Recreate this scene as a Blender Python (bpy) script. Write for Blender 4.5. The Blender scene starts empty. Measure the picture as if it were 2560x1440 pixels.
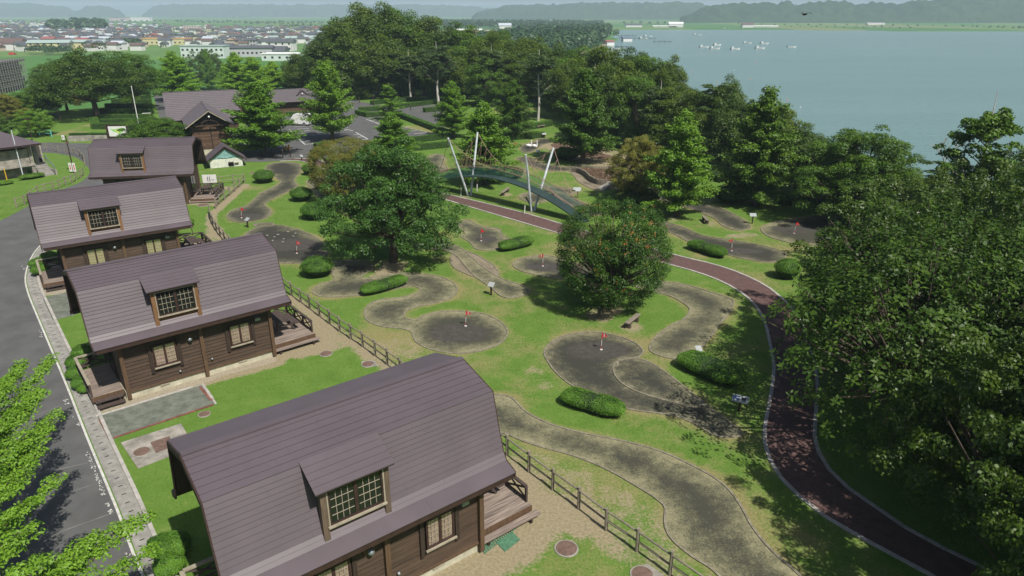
import bpy, math, random
import numpy as np
from mathutils import Vector, Matrix
from mathutils.geometry import delaunay_2d_cdt
R=random.Random(7); NR=np.random.default_rng(11)
sc=bpy.context.scene; COL=sc.collection
# ------------------------------------------------------------ camera
FPX=1738.0; TILT=.377; CH=17.0
cam=bpy.data.cameras.new('camera'); co=bpy.data.objects.new('camera',cam); COL.objects.link(co)
cam.sensor_width=36; cam.lens=36*FPX/2560; cam.clip_start=.3; cam.clip_end=60000
co.location=(0,0,CH); co.rotation_euler=(math.pi/2-TILT,0,0); sc.camera=co
# ------------------------------------------------------------ sky, sun, exposure
SUNAZ=math.radians(-53); SUNEL=math.radians(53)
w=bpy.data.worlds.new('World'); sc.world=w; w.use_nodes=True; nt=w.node_tree
bg=nt.nodes['Background']; sky=nt.nodes.new('ShaderNodeTexSky'); sky.sky_type='NISHITA'; sky.sun_disc=False
sky.sun_elevation=SUNEL; sky.sun_rotation=math.pi/2-SUNAZ; sky.air_density=1.3; sky.dust_density=2.2; sky.ozone_density=1.5
nt.links.new(sky.outputs[0],bg.inputs[0]); bg.inputs[1].default_value=.062
sl=bpy.data.lights.new('sun','SUN'); so=bpy.data.objects.new('sun',sl); COL.objects.link(so)
sl.energy=5.0; sl.angle=math.radians(.55); sl.color=(1,.955,.88)
d=Vector((math.cos(SUNAZ)*math.cos(SUNEL),math.sin(SUNAZ)*math.cos(SUNEL),math.sin(SUNEL)))
so.rotation_euler=d.to_track_quat('Z','Y').to_euler(); so.location=(0,0,60)
HAZE=2.3e-4
vs=sc.view_settings; vs.view_transform='Standard'; vs.look='None'; vs.exposure=.31; vs.gamma=1; vs.use_curve_mapping=False
# ------------------------------------------------------------ survey: picture bearing -> place on the ground
cT,sT=math.cos(TILT),math.sin(TILT)
def G(px,py,z=0.0):
    dx,dy=(px-1280)/FPX,-(py-720)/FPX
    t=(z-CH)/(-sT+dy*cT); return (dx*t,(cT+dy*sT)*t)
def GP(L,z=0.0): return [G(a,b,z) for a,b in L]
def PY(x,y,z):
    z-=CH; return 720-FPX*(y*sT+z*cT)/(y*cT-z*sT)
def HT(x,y,z0,ty):
    lo,hi=0,60
    for _ in range(40):
        m=(lo+hi)/2
        if PY(x,y,z0+m)>ty: lo=m
        else: hi=m
    return lo
def SCALE(x,y,z=0): return FPX/(y*cT+(CH-z)*sT)
# ------------------------------------------------------------ materials
M={}
def nodes(name):
    m=bpy.data.materials.new(name); m.use_nodes=True; t=m.node_tree; return m,t,t.nodes['Principled BSDF']
def N(t,ty,**k):
    n=t.nodes.new(ty)
    for a,b in k.items(): setattr(n,a,b)
    return n
def noise(t,scale,detail=4,rough=.6,vec=None):
    n=N(t,'ShaderNodeTexNoise'); n.inputs['Scale'].default_value=scale; n.inputs['Detail'].default_value=detail; n.inputs['Roughness'].default_value=rough
    if vec: t.links.new(vec,n.inputs['Vector'])
    return n.outputs['Fac']
def ramp(t,fac,stops):
    r=N(t,'ShaderNodeValToRGB'); e=r.color_ramp.elements
    while len(e)<len(stops): e.new(.5)
    for i,(p,c) in enumerate(stops): e[i].position=p; e[i].color=(c[0],c[1],c[2],1) if len(c)==3 else c
    t.links.new(fac,r.inputs[0]); return r.outputs[0]
def mix(t,f,a,b,mode='MIX'):
    n=N(t,'ShaderNodeMix',data_type='RGBA',blend_type=mode)
    for s,v in ((0,f),(6,a),(7,b)):
        if hasattr(v,'is_output') or hasattr(v,'links'): t.links.new(v,n.inputs[s])
        else: n.inputs[s].default_value=v if s==0 else (*v,1)
    return n.outputs[2]
def mth(t,op,a,b=None):
    n=N(t,'ShaderNodeMath',operation=op)
    for s,v in ((0,a),(1,b)):
        if v is None: continue
        if hasattr(v,'links'): t.links.new(v,n.inputs[s])
        else: n.inputs[s].default_value=v
    return n.outputs[0]
def bump(t,b,h,s=.3,dist=.02):
    n=N(t,'ShaderNodeBump'); n.inputs['Strength'].default_value=s; n.inputs['Distance'].default_value=dist
    t.links.new(h,n.inputs['Height']); t.links.new(n.outputs[0],b.inputs['Normal'])
def attr(t,name):
    n=N(t,'ShaderNodeAttribute',attribute_name=name); return n.outputs['Fac']
def world(t): return N(t,'ShaderNodeNewGeometry').outputs['Position']
def simple(name,c,rough=.7,var=.25,scale=3,c2=None,spec=.3,metal=0,b=0,stretch=None,rnd=0):
    m,t,p=nodes(name); co_=N(t,'ShaderNodeTexCoord').outputs['Object']
    if stretch:
        mp=N(t,'ShaderNodeMapping'); mp.inputs['Scale'].default_value=stretch; t.links.new(co_,mp.inputs[0]); co_=mp.outputs[0]
    f=noise(t,scale,5,.65,co_); c2=c2 or tuple(x*(1-var) for x in c); hi=tuple(min(1,x*(1+var*.6)) for x in c)
    col=ramp(t,f,[(.3,c2),(.7,hi)])
    if rnd:
        o=N(t,'ShaderNodeObjectInfo').outputs['Random']; col=mix(t,1,col,ramp(t,o,[(0,(1-rnd,)*3),(1,(1,1,1))]),'MULTIPLY')
    t.links.new(col,p.inputs['Base Color'])
    p.inputs['Roughness'].default_value=rough; p.inputs['Specular IOR Level'].default_value=spec; p.inputs['Metallic'].default_value=metal
    if b: bump(t,p,f,b)
    M[name]=m; return m
simple('roof',(.094,.076,.086),.5,.12,.5,spec=.4,rnd=.012,c2=(.080,.065,.072),stretch=(1,1,1))
simple('roof_far',(.115,.10,.108),.6,.12,2,spec=.3)
simple('siding',(.078,.05,.033),.7,.5,3,c2=(.035,.024,.017),stretch=(.4,6,14),b=.3,rnd=.25)
simple('siding_dark',(.035,.024,.018),.7,.4,3,stretch=(3,3,.6),b=.2)
simple('post_wood',(.10,.06,.034),.7,.4,4,stretch=(5,5,.5))
simple('dormer_wood',(.19,.10,.045),.65,.35,4,stretch=(9,9,.6),rnd=.2)
simple('dormer_grey',(.13,.095,.065),.75,.45,4,stretch=(9,9,.6),rnd=.35)
simple('trim',(.30,.265,.20),.6,.3,4)
simple('sill_white',(.62,.60,.54),.5,.2,6)
simple('deck',(.27,.22,.18),.85,.55,2,c2=(.10,.075,.065),stretch=(.5,8,8),b=.2,rnd=.25)
simple('table_wood',(.075,.055,.047),.75,.45,3,stretch=(8,.8,8),rnd=.2)
simple('fence_wood',(.23,.20,.155),.85,.4,5,b=.3,rnd=.15)
simple('concrete',(.42,.40,.30),.9,.3,2.5,b=.2)
simple('concrete_old',(.27,.25,.215),.9,.5,1.6,b=.2)
simple('concrete_grey',(.27,.26,.235),.9,.35,2,b=.2,rnd=.15)
simple('asphalt',(.092,.092,.090),.9,.25,.6,b=.1)
simple('metal_grey',(.28,.31,.33),.4,.1,3,metal=.6,spec=.5)
simple('pole_blue',(.50,.54,.57),.45,.25,2,spec=.5)
simple('white_paint',(.62,.62,.60),.5,.1,4)
simple('sign_pale',(.30,.32,.32),.6,.15,4)
simple('seam',(.15,.147,.14),.95,.4,2)
simple('line_paint',(.48,.47,.44),.8,.35,5)
simple('red_paint',(.42,.03,.03),.55,.2,4)
simple('yellow_paint',(.65,.38,.03),.5,.15,4)
simple('black_metal',(.02,.018,.017),.5,.2,4)
simple('dark_brown',(.04,.022,.017),.6,.3,4)
simple('rubber',(.015,.015,.016),.7,.2,4)
simple('rust',(.14,.09,.07),.75,.35,6,b=.2)
simple('green_mat',(.07,.17,.10),.9,.35,8,b=.4)
simple('paver',(.135,.145,.115),.95,.4,2.2,c2=(.075,.085,.07),b=.4)
simple('red_brick',(.21,.085,.065),.9,.3,5,rnd=.3)
simple('gravel',(.30,.26,.19),.95,.5,14,b=.8)
simple('curtain',(.48,.35,.30),.85,.25,6,c2=(.27,.16,.14),stretch=(9,9,.7))
simple('curtain_yellow',(.50,.44,.26),.85,.25,6,c2=(.33,.29,.16),stretch=(9,9,.7))
simple('bridge_deck',(.035,.058,.055),.6,.3,2)
simple('net_green',(.05,.15,.13),.7,.2,3)
simple('rope',(.30,.19,.15),.85,.25,5)
simple('shed_paint',(.60,.60,.50),.75,.25,3,c2=(.38,.42,.36))
simple('shed_teal',(.18,.33,.31),.75,.35,3)
simple('timber_wall',(.13,.075,.045),.75,.6,2.5,c2=(.04,.028,.02),stretch=(.4,1,6),b=.3,rnd=.5)
simple('bark',(.085,.065,.05),.9,.4,6,b=.5)
simple('bark_birch',(.50,.47,.42),.8,.5,6,c2=(.2,.18,.16),stretch=(1,1,4))
simple('path_red',(.105,.062,.055),.92,.3,3,b=.15)
simple('lane_rim',(.20,.18,.13),.9,.5,5,b=.3)
simple('kerb',(.40,.375,.34),.9,.3,4,rnd=.2)
simple('hill_soil',(.03,.06,.03),.95,.5,.02)
def glass(name,c,rough=.06):
    m,t,p=nodes(name); p.inputs['Base Color'].default_value=(*c,1); p.inputs['Roughness'].default_value=rough; p.inputs['Specular IOR Level'].default_value=.6; M[name]=m
glass('glass',(.012,.014,.012)); glass('car_glass',(.02,.025,.03))
def clearglass(name):
    m,t,p=nodes(name); p.inputs['Base Color'].default_value=(.9,.92,.9,1); p.inputs['Roughness'].default_value=.05
    tr=N(t,'ShaderNodeBsdfTransparent'); mx=N(t,'ShaderNodeMixShader'); mx.inputs[0].default_value=.14; gl=N(t,'ShaderNodeBsdfGlossy'); gl.inputs['Roughness'].default_value=.05
    t.links.new(tr.outputs[0],mx.inputs[1]); t.links.new(gl.outputs[0],mx.inputs[2]); t.links.new(mx.outputs[0],t.nodes['Material Output'].inputs[0]); M[name]=m
clearglass('clear_glass')
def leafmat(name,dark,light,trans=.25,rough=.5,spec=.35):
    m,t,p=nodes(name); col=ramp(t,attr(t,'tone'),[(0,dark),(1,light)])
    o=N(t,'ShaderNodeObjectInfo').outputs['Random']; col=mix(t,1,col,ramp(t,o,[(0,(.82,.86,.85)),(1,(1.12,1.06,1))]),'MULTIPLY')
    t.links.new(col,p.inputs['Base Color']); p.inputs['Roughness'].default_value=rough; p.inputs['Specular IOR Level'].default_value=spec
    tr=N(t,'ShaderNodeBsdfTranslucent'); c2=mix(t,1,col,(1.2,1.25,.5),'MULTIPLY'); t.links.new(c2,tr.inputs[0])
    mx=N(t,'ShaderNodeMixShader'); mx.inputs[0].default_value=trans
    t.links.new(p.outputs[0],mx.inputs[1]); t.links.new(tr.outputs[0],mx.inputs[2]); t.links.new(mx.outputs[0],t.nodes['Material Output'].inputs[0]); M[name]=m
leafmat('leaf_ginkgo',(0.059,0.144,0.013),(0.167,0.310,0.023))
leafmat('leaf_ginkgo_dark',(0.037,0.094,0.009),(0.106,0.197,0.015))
leafmat('leaf_center',(.030,.085,.013),(.085,.180,.026))
leafmat('leaf_bright',(0.114,0.239,0.018),(0.281,0.479,0.040),.3)
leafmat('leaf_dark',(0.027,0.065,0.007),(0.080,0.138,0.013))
leafmat('leaf_wood',(0.038,0.082,0.008),(0.116,0.175,0.013))
leafmat('leaf_birch',(0.037,0.076,0.021),(0.099,0.158,0.041),.3)
leafmat('leaf_yellow',(0.095,0.116,0.016),(0.210,0.210,0.037),.3)
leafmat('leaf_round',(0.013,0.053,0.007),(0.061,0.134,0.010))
leafmat('leaf_big',(0.024,0.063,0.006),(0.085,0.151,0.016),.28,.5,.28)
leafmat('leaf_cherry',(0.023,0.060,0.006),(0.078,0.129,0.012),.22,.45,.4)
leafmat('leaf_hedge',(0.049,0.128,0.013),(0.122,0.265,0.023),.2)
leafmat('leaf_far',(0.022,0.057,0.018),(0.046,0.099,0.028),.1)
leafmat('berry',(.20,.06,.015),(.30,.13,.02),.1)
leafmat('leaf_near',(0.092,0.206,0.016),(0.203,0.362,0.032),.3)
# lawn, with mown grass, dry patches and bare soil from the survey masks
def lawn():
    m,t,p=nodes('lawn'); P=world(t)
    a=noise(t,.16,3,.6,P); b_=noise(t,.8,6,.72,P); c=noise(t,9,3,.7,P); e=noise(t,34,2,.7,P)
    g=ramp(t,b_,[(.25,(.072,.145,.020)),(.5,(.096,.174,.029)),(.75,(.130,.20,.044))])
    g=mix(t,1,g,ramp(t,c,[(.25,(.80,.83,.78)),(.75,(1.16,1.13,1.14))]),'MULTIPLY')
    g=mix(t,1,g,ramp(t,e,[(.3,(.8,.8,.8)),(.7,(1.18,1.18,1.15))]),'MULTIPLY')
    dry=mth(t,'ADD',mth(t,'MULTIPLY',attr(t,'dry'),1.05),mth(t,'MULTIPLY',mth(t,'SUBTRACT',b_,.5),1.15))
    dry=mth(t,'ADD',dry,mth(t,'MULTIPLY',mth(t,'SUBTRACT',a,.5),1.9))
    dry=mth(t,'ADD',dry,mth(t,'MULTIPLY',mth(t,'SUBTRACT',c,.5),.7))
    fd=ramp(t,dry,[(.25,(0,0,0)),(.75,(1,1,1))])
    g=mix(t,fd,g,ramp(t,c,[(.3,(.155,.155,.055)),(.7,(.25,.215,.10))]))
    dirt=mth(t,'ADD',mth(t,'MULTIPLY',attr(t,'dirt'),.80),mth(t,'MULTIPLY',mth(t,'SUBTRACT',b_,.5),1.0)); dirt=mth(t,'ADD',dirt,mth(t,'MULTIPLY',mth(t,'SUBTRACT',c,.5),.5))
    fs=ramp(t,dirt,[(.42,(0,0,0)),(.62,(1,1,1))])
    g=mix(t,fs,g,ramp(t,c,[(.3,(.185,.155,.09)),(.7,(.30,.255,.165))]))
    # lowland fields by height above sea
    s=N(t,'ShaderNodeSeparateXYZ'); t.links.new(P,s.inputs[0])
    low=ramp(t,mth(t,'MULTIPLY',s.outputs['Z'],-.15),[(.35,(0,0,0)),(.75,(1,1,1))])
    mp=N(t,'ShaderNodeMapping'); mp.inputs['Scale'].default_value=(.006,.0022,.0); mp.inputs['Rotation'].default_value=(0,0,.25); t.links.new(P,mp.inputs[0])
    v=N(t,'ShaderNodeTexVoronoi',feature='F1',distance='CHEBYCHEV'); v.inputs['Scale'].default_value=1; v.inputs['Randomness'].default_value=.8; t.links.new(mp.outputs[0],v.inputs['Vector'])
    fc=ramp(t,N(t,'ShaderNodeSeparateColor').outputs[0],[(0,(0,0,0)),(1,(1,1,1))]) if False else None
    sepc=N(t,'ShaderNodeSeparateColor'); t.links.new(v.outputs['Color'],sepc.inputs[0])
    f=ramp(t,sepc.outputs[0],[(0,(.050,.135,.035)),(.4,(.072,.170,.040)),(.7,(.105,.185,.05)),(.95,(.15,.19,.075))])
    f=mix(t,1,f,ramp(t,noise(t,.02,5,.6,P),[(.3,(.85,.9,.85)),(.7,(1.1,1.05,1.1))]),'MULTIPLY')
    g=mix(t,low,g,f); t.links.new(g,p.inputs['Base Color']); p.inputs['Roughness'].default_value=.95; p.inputs['Specular IOR Level'].default_value=.15
    bump(t,p,mth(t,'ADD',c,e),.5,.03); M['lawn']=m
lawn()
def lane_mat(name,dark,pale,green,bias):
    m,t,p=nodes(name); P=world(t); ed=attr(t,'edge')
    a=noise(t,.55,4,.6,P); c=noise(t,14,3,.75,P); e=noise(t,2.6,5,.7,P)
    f=mth(t,'ADD',mth(t,'MULTIPLY',a,.75),mth(t,'MULTIPLY',c,.85)); f=mth(t,'ADD',f,mth(t,'MULTIPLY',e,.7))
    f=mth(t,'ADD',f,mth(t,'MULTIPLY',mth(t,'SUBTRACT',.5,ed),.56)); f=mth(t,'ADD',f,bias)
    col=ramp(t,f,[(.98,dark),(1.28,pale)]) if False else None
    f=mth(t,'MULTIPLY',f,.5)
    col=ramp(t,f,[(.525,dark),(.63,green),(.80,pale)])
    pu=attr(t,'putt'); pc=ramp(t,mth(t,'ADD',mth(t,'MULTIPLY',e,.7),mth(t,'MULTIPLY',c,.3)),[(.3,(.038,.034,.027)),(.55,(.062,.057,.050)),(.8,(.125,.118,.108))])
    pf=ramp(t,mth(t,'ADD',pu,mth(t,'MULTIPLY',mth(t,'SUBTRACT',c,.5),.5)),[(.42,(0,0,0)),(.58,(1,1,1))])
    col=mix(t,pf,col,pc)
    t.links.new(col,p.inputs['Base Color']); p.inputs['Roughness'].default_value=.9; p.inputs['Specular IOR Level'].default_value=.2; bump(t,p,c,.4,.02); M[name]=m
lane_mat('lane',(.050,.049,.036),(.255,.235,.14),(.105,.103,.062),.02)
lane_mat('lane_dark',(.040,.039,.031),(.25,.225,.14),(.082,.080,.052),-.06)
lane_mat('lane_brown',(.085,.07,.05),(.26,.22,.15),(.17,.14,.10),.02)
def water():
    m,t,p=nodes('water'); P=world(t); mp=N(t,'ShaderNodeMapping'); mp.inputs['Scale'].default_value=(.55,1,1); mp.inputs['Rotation'].default_value=(0,0,.4); t.links.new(P,mp.inputs[0])
    a=noise(t,.55,5,.7,mp.outputs[0]); m2_=N(t,'ShaderNodeMapping'); m2_.inputs['Scale'].default_value=(.004,.02,1); m2_.inputs['Rotation'].default_value=(0,0,-.25); t.links.new(P,m2_.inputs[0]); b_=noise(t,1,5,.65,m2_.outputs[0])
    t.links.new(ramp(t,b_,[(.3,(.118,.205,.205)),(.7,(.142,.232,.230))]),p.inputs['Base Color'])
    p.inputs['Roughness'].default_value=.22; p.inputs['Specular IOR Level'].default_value=.5; p.inputs['IOR'].default_value=1.33
    bump(t,p,a,.9,.5); M['water']=m
water()
def colmat(name,c,rough=.7): return simple(name,c,rough,.12,2)
# ------------------------------------------------------------ mesh helpers
class MB:
    def __init__(s): s.v=[]; s.f=[]
    def raw(s,v,f):
        o=len(s.v); s.v+= [tuple(x) for x in v]; s.f+=[tuple(i+o for i in q) for q in f]; return s
    def box(s,x0,x1,y0,y1,z0,z1,mat=None):
        v=[(x,y,z) for z in (z0,z1) for x,y in ((x0,y0),(x1,y0),(x1,y1),(x0,y1))]
        if mat is not None: v=[mat@Vector(p) for p in v]
        return s.raw(v,[(0,3,2,1),(4,5,6,7),(0,1,5,4),(1,2,6,5),(2,3,7,6),(3,0,4,7)])
    def bar(s,a,b,w,h=None,up=(0,0,1)):
        a=Vector(a); b=Vector(b); h=h or w; d=(b-a); L=d.length
        if L<1e-6: return s
        d/=L; u=Vector(up)
        if abs(d.dot(u))>.98: u=Vector((1,0,0))
        x=d.cross(u).normalized(); u=x.cross(d)
        v=[p+x*i*w/2+u*j*h/2 for p in (a,b) for i,j in ((-1,-1),(1,-1),(1,1),(-1,1))]
        return s.raw(v,[(0,3,2,1),(4,5,6,7),(0,1,5,4),(1,2,6,5),(2,3,7,6),(3,0,4,7)])
    def tube(s,P,r,n=6,cap=True):
        P=[Vector(p) for p in P]; rings=[]
        if not hasattr(r,'__len__'): r=[r]*len(P)
        o=len(s.v); u=None
        for i,p in enumerate(P):
            d=(P[min(i+1,len(P)-1)]-P[max(i-1,0)]).normalized()
            if u is None: u=d.orthogonal().normalized()
            u=(u-d*u.dot(d)).normalized(); x=d.cross(u)
            for k in range(n):
                a=2*math.pi*k/n; s.v.append(tuple(p+(u*math.cos(a)+x*math.sin(a))*r[i]))
        for i in range(len(P)-1):
            for k in range(n): s.f.append((o+i*n+k,o+i*n+(k+1)%n,o+(i+1)*n+(k+1)%n,o+(i+1)*n+k))
        if cap: s.f.append(tuple(o+k for k in range(n))[::-1]); s.f.append(tuple(o+(len(P)-1)*n+k for k in range(n)))
        return s
    def prism(s,poly,z0,z1):
        n=len(poly); 
        A=sum(poly[i][0]*poly[(i+1)%n][1]-poly[(i+1)%n][0]*poly[i][1] for i in range(n))
        if A<0: poly=poly[::-1]
        v=[(x,y,z0) for x,y in poly]+[(x,y,z1) for x,y in poly]
        return s.raw(v,[tuple(range(n))[::-1],tuple(range(n,2*n))]+[(i,(i+1)%n,n+(i+1)%n,n+i) for i in range(n)])
    def sphere(s,c,r,n=10,m=6,sq=(1,1,1)):
        v=[];f=[]
        for i in range(m+1):
            th=math.pi*i/m
            for k in range(n): a=2*math.pi*k/n; v.append((c[0]+r*sq[0]*math.sin(th)*math.cos(a),c[1]+r*sq[1]*math.sin(th)*math.sin(a),c[2]+r*sq[2]*math.cos(th)))
        for i in range(m):
            for k in range(n): f.append((i*n+k,(i+1)*n+k,(i+1)*n+(k+1)%n,i*n+(k+1)%n))
        return s.raw(v,f)
    def mesh(s,name,mat,smooth=False):
        me=bpy.data.meshes.new(name); me.from_pydata(s.v,[],s.f); 
        if mat: me.materials.append(M[mat] if isinstance(mat,str) else mat)
        if smooth: me.polygons.foreach_set('use_smooth',[True]*len(me.polygons))
        me.validate(); me.update(); return me
    def build(s,name,mat,parent=None,smooth=False,kind=None,loc=None,rot=0,label=None):
        o=bpy.data.objects.new(name,s.mesh(name,mat,smooth)); COL.objects.link(o)
        if parent: o.parent=parent
        if kind: o['kind']=kind
        if loc: o.location=loc
        if rot: o.rotation_euler=(0,0,rot)
        if label: o['label']=label
        return o
def tag(o,label,cat,group=None):
    o['label']=label; o['category']=cat
    if group: o['group']=group
    return o
def thing(name,label,cat,loc=(0,0,0),rz=0,group=None):
    o=bpy.data.objects.new(name,None); o.empty_display_size=.2; COL.objects.link(o); o.location=loc; o.rotation_euler=(0,0,rz); return tag(o,label,cat,group)
def inst(name,me,parent,loc=(0,0,0),rot=(0,0,0),sc_=(1,1,1)):
    o=bpy.data.objects.new(name,me); COL.objects.link(o); o.parent=parent; o.location=loc; o.rotation_euler=rot; o.scale=sc_; return o
def copy_tree(o,parent=None):
    c=o.copy(); COL.objects.link(c)
    if parent: c.parent=parent
    for ch in list(o.children): copy_tree(ch,c)
    return c
def smoothline(P,k=5,closed=True):
    out=[]; n=len(P)
    for i in range(n if closed else n-1):
        g=lambda j:(P[j%n] if closed else P[max(0,min(n-1,j))])
        p0,p1,p2,p3=[np.array(g(i+j)) for j in (-1,0,1,2)]
        for q in range(k):
            t=q/k; out.append(tuple(.5*((2*p1)+(p2-p0)*t+(2*p0-5*p1+4*p2-p3)*t*t+(3*p1-p0-3*p2+p3)*t**3)))
    if not closed: out.append(tuple(P[-1]))
    return out
def segdist(X,Y,poly,closed=True):
    P=np.array(poly); n=len(P); D=np.full(X.shape,1e9)
    for i in range(n if closed else n-1):
        a=P[i]; b=P[(i+1)%n]; v=b-a; L=v@v+1e-12
        t=np.clip(((X-a[0])*v[0]+(Y-a[1])*v[1])/L,0,1)
        D=np.minimum(D,np.hypot(X-a[0]-t*v[0],Y-a[1]-t*v[1]))
    return D
def inside(X,Y,poly):
    P=np.array(poly); n=len(P); I=np.zeros(X.shape,bool)
    for i in range(n):
        x0,y0=P[i]; x1,y1=P[(i+1)%n]
        if y0==y1: continue
        c=((y0>Y)!=(y1>Y))&(X<(x1-x0)*(Y-y0)/(y1-y0)+x0); I^=c
    return I
def vnoise(x,y,s,seed=0):
    x=np.asarray(x)/s; y=np.asarray(y)/s; xi=np.floor(x).astype(int); yi=np.floor(y).astype(int); fx=x-xi; fy=y-yi
    h=lambda a,b:((np.sin(a*127.1+b*311.7+seed*74.7)*43758.5453)%1.0)
    fx=fx*fx*(3-2*fx); fy=fy*fy*(3-2*fy)
    return (h(xi,yi)*(1-fx)+h(xi+1,yi)*fx)*(1-fy)+(h(xi,yi+1)*(1-fx)+h(xi+1,yi+1)*fx)*fy
# ------------------------------------------------------------ land and lake
WZ=-8.6; LZ=-7.6
PLAT=[(-110,-60),(-112,70),(-88,128),(-66,152),(-50,168),(-20,205),(14,215),(26,190),(30,140),(31,105),(38,82),(48,66),(58,42),(64,0),(66,-60)]
LAKE=[(92,-400),(92,0),(84,40),(74,66),(62,88),(52,112),(47,150),(46,200),(38,280)]+[G(1400,152,WZ),G(1440,143,WZ),G(1475,132,WZ),G(1500,122,WZ),G(1520,108,WZ),G(1548,103,WZ),G(1550,97,WZ),G(1530,92,WZ),G(1552,85,WZ),G(1548,75,WZ),G(1700,74,WZ),G(1900,75,WZ),G(2150,77,WZ),G(2300,79,WZ),G(2560,78,WZ),(1700,1050),(4500,900),(4500,-400)]
def height(X,Y):
    X=np.asarray(X,float); Y=np.asarray(Y,float)
    d=segdist(X,Y,PLAT); ins=inside(X,Y,PLAT); d=np.where(ins,0,d)
    t=np.clip(d/24,0,1); t=t*t*(3-2*t); h=t*LZ
    far=np.clip((np.hypot(X,Y)-2600)/3000,0,1); h=h+far*0
    dl=segdist(X,Y,LAKE); il=inside(X,Y,LAKE); s=np.where(il,-dl,dl)
    k=np.clip((6-s)/12,0,1); h=np.where(s<6,np.minimum(h,LZ*(1-k)+(-10.5)*k),h)
    return h
def hz(x,y): return float(height(np.array([x]),np.array([y]))[0])
def grid(xs,ys,zf,name,mat,kind='structure',attrs=None,smooth=True):
    X,Y=np.meshgrid(xs,ys); Z=zf(X,Y); nx,ny=len(xs),len(ys)
    me=bpy.data.meshes.new(name); v=np.stack([X,Y,Z],-1).reshape(-1,3)
    i=np.arange(nx*ny).reshape(ny,nx); q=np.stack([i[:-1,:-1],i[:-1,1:],i[1:,1:],i[1:,:-1]],-1).reshape(-1,4)
    fastmesh(me,v,q)
    if smooth: me.polygons.foreach_set('use_smooth',np.ones(len(q),bool))
    if attrs:
        for k,fn in attrs.items():
            a=me.attributes.new(k,'FLOAT','POINT'); a.data.foreach_set('value',fn(X,Y).reshape(-1).astype(np.float32))
    me.materials.append(M[mat]); o=bpy.data.objects.new(name,me); COL.objects.link(o); o['kind']=kind; return o
def fastmesh(me,v,q):
    n=len(q); k=q.shape[1]; me.vertices.add(len(v)); me.vertices.foreach_set('co',np.ascontiguousarray(v,dtype=np.float32).reshape(-1))
    me.loops.add(n*k); me.loops.foreach_set('vertex_index',q.reshape(-1).astype(np.int32)); me.polygons.add(n)
    me.polygons.foreach_set('loop_start',np.arange(0,n*k,k,dtype=np.int32)); me.update(calc_edges=True)
# --- outlines of the putting lanes, read off as ground points
LN={}
LN['a']=[(668,414),(700,406),(745,409),(754,425),(742,440),(735,452),(744,464),(728,476),(700,488),(678,500),(660,512),(678,527),(670,543),(645,552),(605,557),(572,549),(570,536),(588,523),(618,514),(638,497),(655,482),(685,468),(702,456),(692,446),(684,438),(664,432)]
LN['b']=[(612,590),(640,571),(690,563),(735,572),(775,586),(808,608),(818,634),(792,652),(745,659),(690,657),(645,650),(616,625)]
LN['c']=[(767,458),(790,444),(830,441),(880,455),(905,478),(880,512),(830,508),(795,490),(784,474)]
LN['s']=[(822,660),(850,653),(905,653),(932,668),(915,684),(900,695),(930,694),(975,686),(1030,684),(1085,689),(1128,704),(1143,724),(1128,745),(1090,758),(1040,768),(1014,780),(1014,796),(1040,800),(1060,790),(1100,780),(1160,779),(1215,787),(1255,808),(1269,832),(1252,858),(1200,878),(1140,884),(1080,875),(1040,855),(1028,830),(1000,822),(955,817),(920,803),(912,785),(920,765),(950,750),(1000,745),(1040,735),(1050,723),(1030,716),(990,722),(900,738),(840,743),(795,740),(781,728),(800,712),(835,700),(828,682)]
LN['d']=[(1140,560),(1166,550),(1186,559),(1206,567),(1246,572),(1258,590),(1282,602),(1262,614),(1240,625),(1193,624),(1176,607),(1154,592),(1160,580),(1148,570)]
LN['e']=[(1040,615),(1085,603),(1145,617),(1174,640),(1206,668),(1253,697),(1300,713),(1323,728),(1310,739),(1273,746),(1248,738),(1228,720),(1186,690),(1160,662),(1140,640),(1105,625),(1060,622)]
LN['e2']=[(1136,632),(1126,652),(1140,673),(1186,693),(1215,702),(1246,690),(1238,668),(1215,652),(1189,637),(1160,628)]
LN['f']=[(1283,663),(1300,648),(1354,639),(1401,646),(1445,660),(1500,668),(1540,690),(1500,706),(1421,700),(1354,690),(1303,678)]
LN['g']=[(1590,716),(1630,705),(1700,709),(1767,728),(1821,745),(1834,755),(1828,776),(1801,809),(1780,838),(1760,862),(1735,890),(1712,900),(1660,893),(1624,875),(1639,843),(1673,817),(1710,797),(1725,776),(1708,758),(1670,739),(1619,728)]
LN['h']=[(1361,878),(1387,850),(1428,836),(1488,831),(1549,842),(1589,859),(1608,880),(1590,896),(1545,905),(1560,950),(1600,975),(1700,985),(1740,998),(1800,1040),(1852,1080),(1842,1092),(1790,1091),(1740,1062),(1690,1042),(1640,1033),(1580,1025),(1520,1008),(1455,980),(1400,942),(1372,908)]
LN['h2']=[(1533,925),(1541,907),(1575,897),(1612,902),(1650,922),(1690,952),(1730,985),(1760,1010),(1730,1020),(1680,1006),(1620,990),(1575,972),(1545,950)]
LN['i']=[(1215,990),(1245,988),(1280,996),(1312,1028),(1350,1050),(1400,1069),(1470,1086),(1560,1104),(1640,1125),(1700,1150),(1760,1180),(1812,1215),(1850,1262),(1882,1320),(1930,1378),(2000,1440),(2100,1540),(1960,1640),(1850,1500),(1787,1430),(1733,1394),(1690,1360),(1668,1330),(1662,1300),(1663,1270),(1640,1247),(1606,1225),(1538,1185),(1481,1158),(1421,1136),(1367,1122),(1310,1104),(1250,1081),(1200,1080),(1190,1030)]
LN['j']=[(1640,548),(1680,560),(1720,574),(1760,590),(1834,601),(1902,614),(1949,627),(1964,640),(1949,652),(1918,656),(1868,649),(1828,640),(1760,618),(1720,604),(1690,588),(1650,570)]
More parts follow.
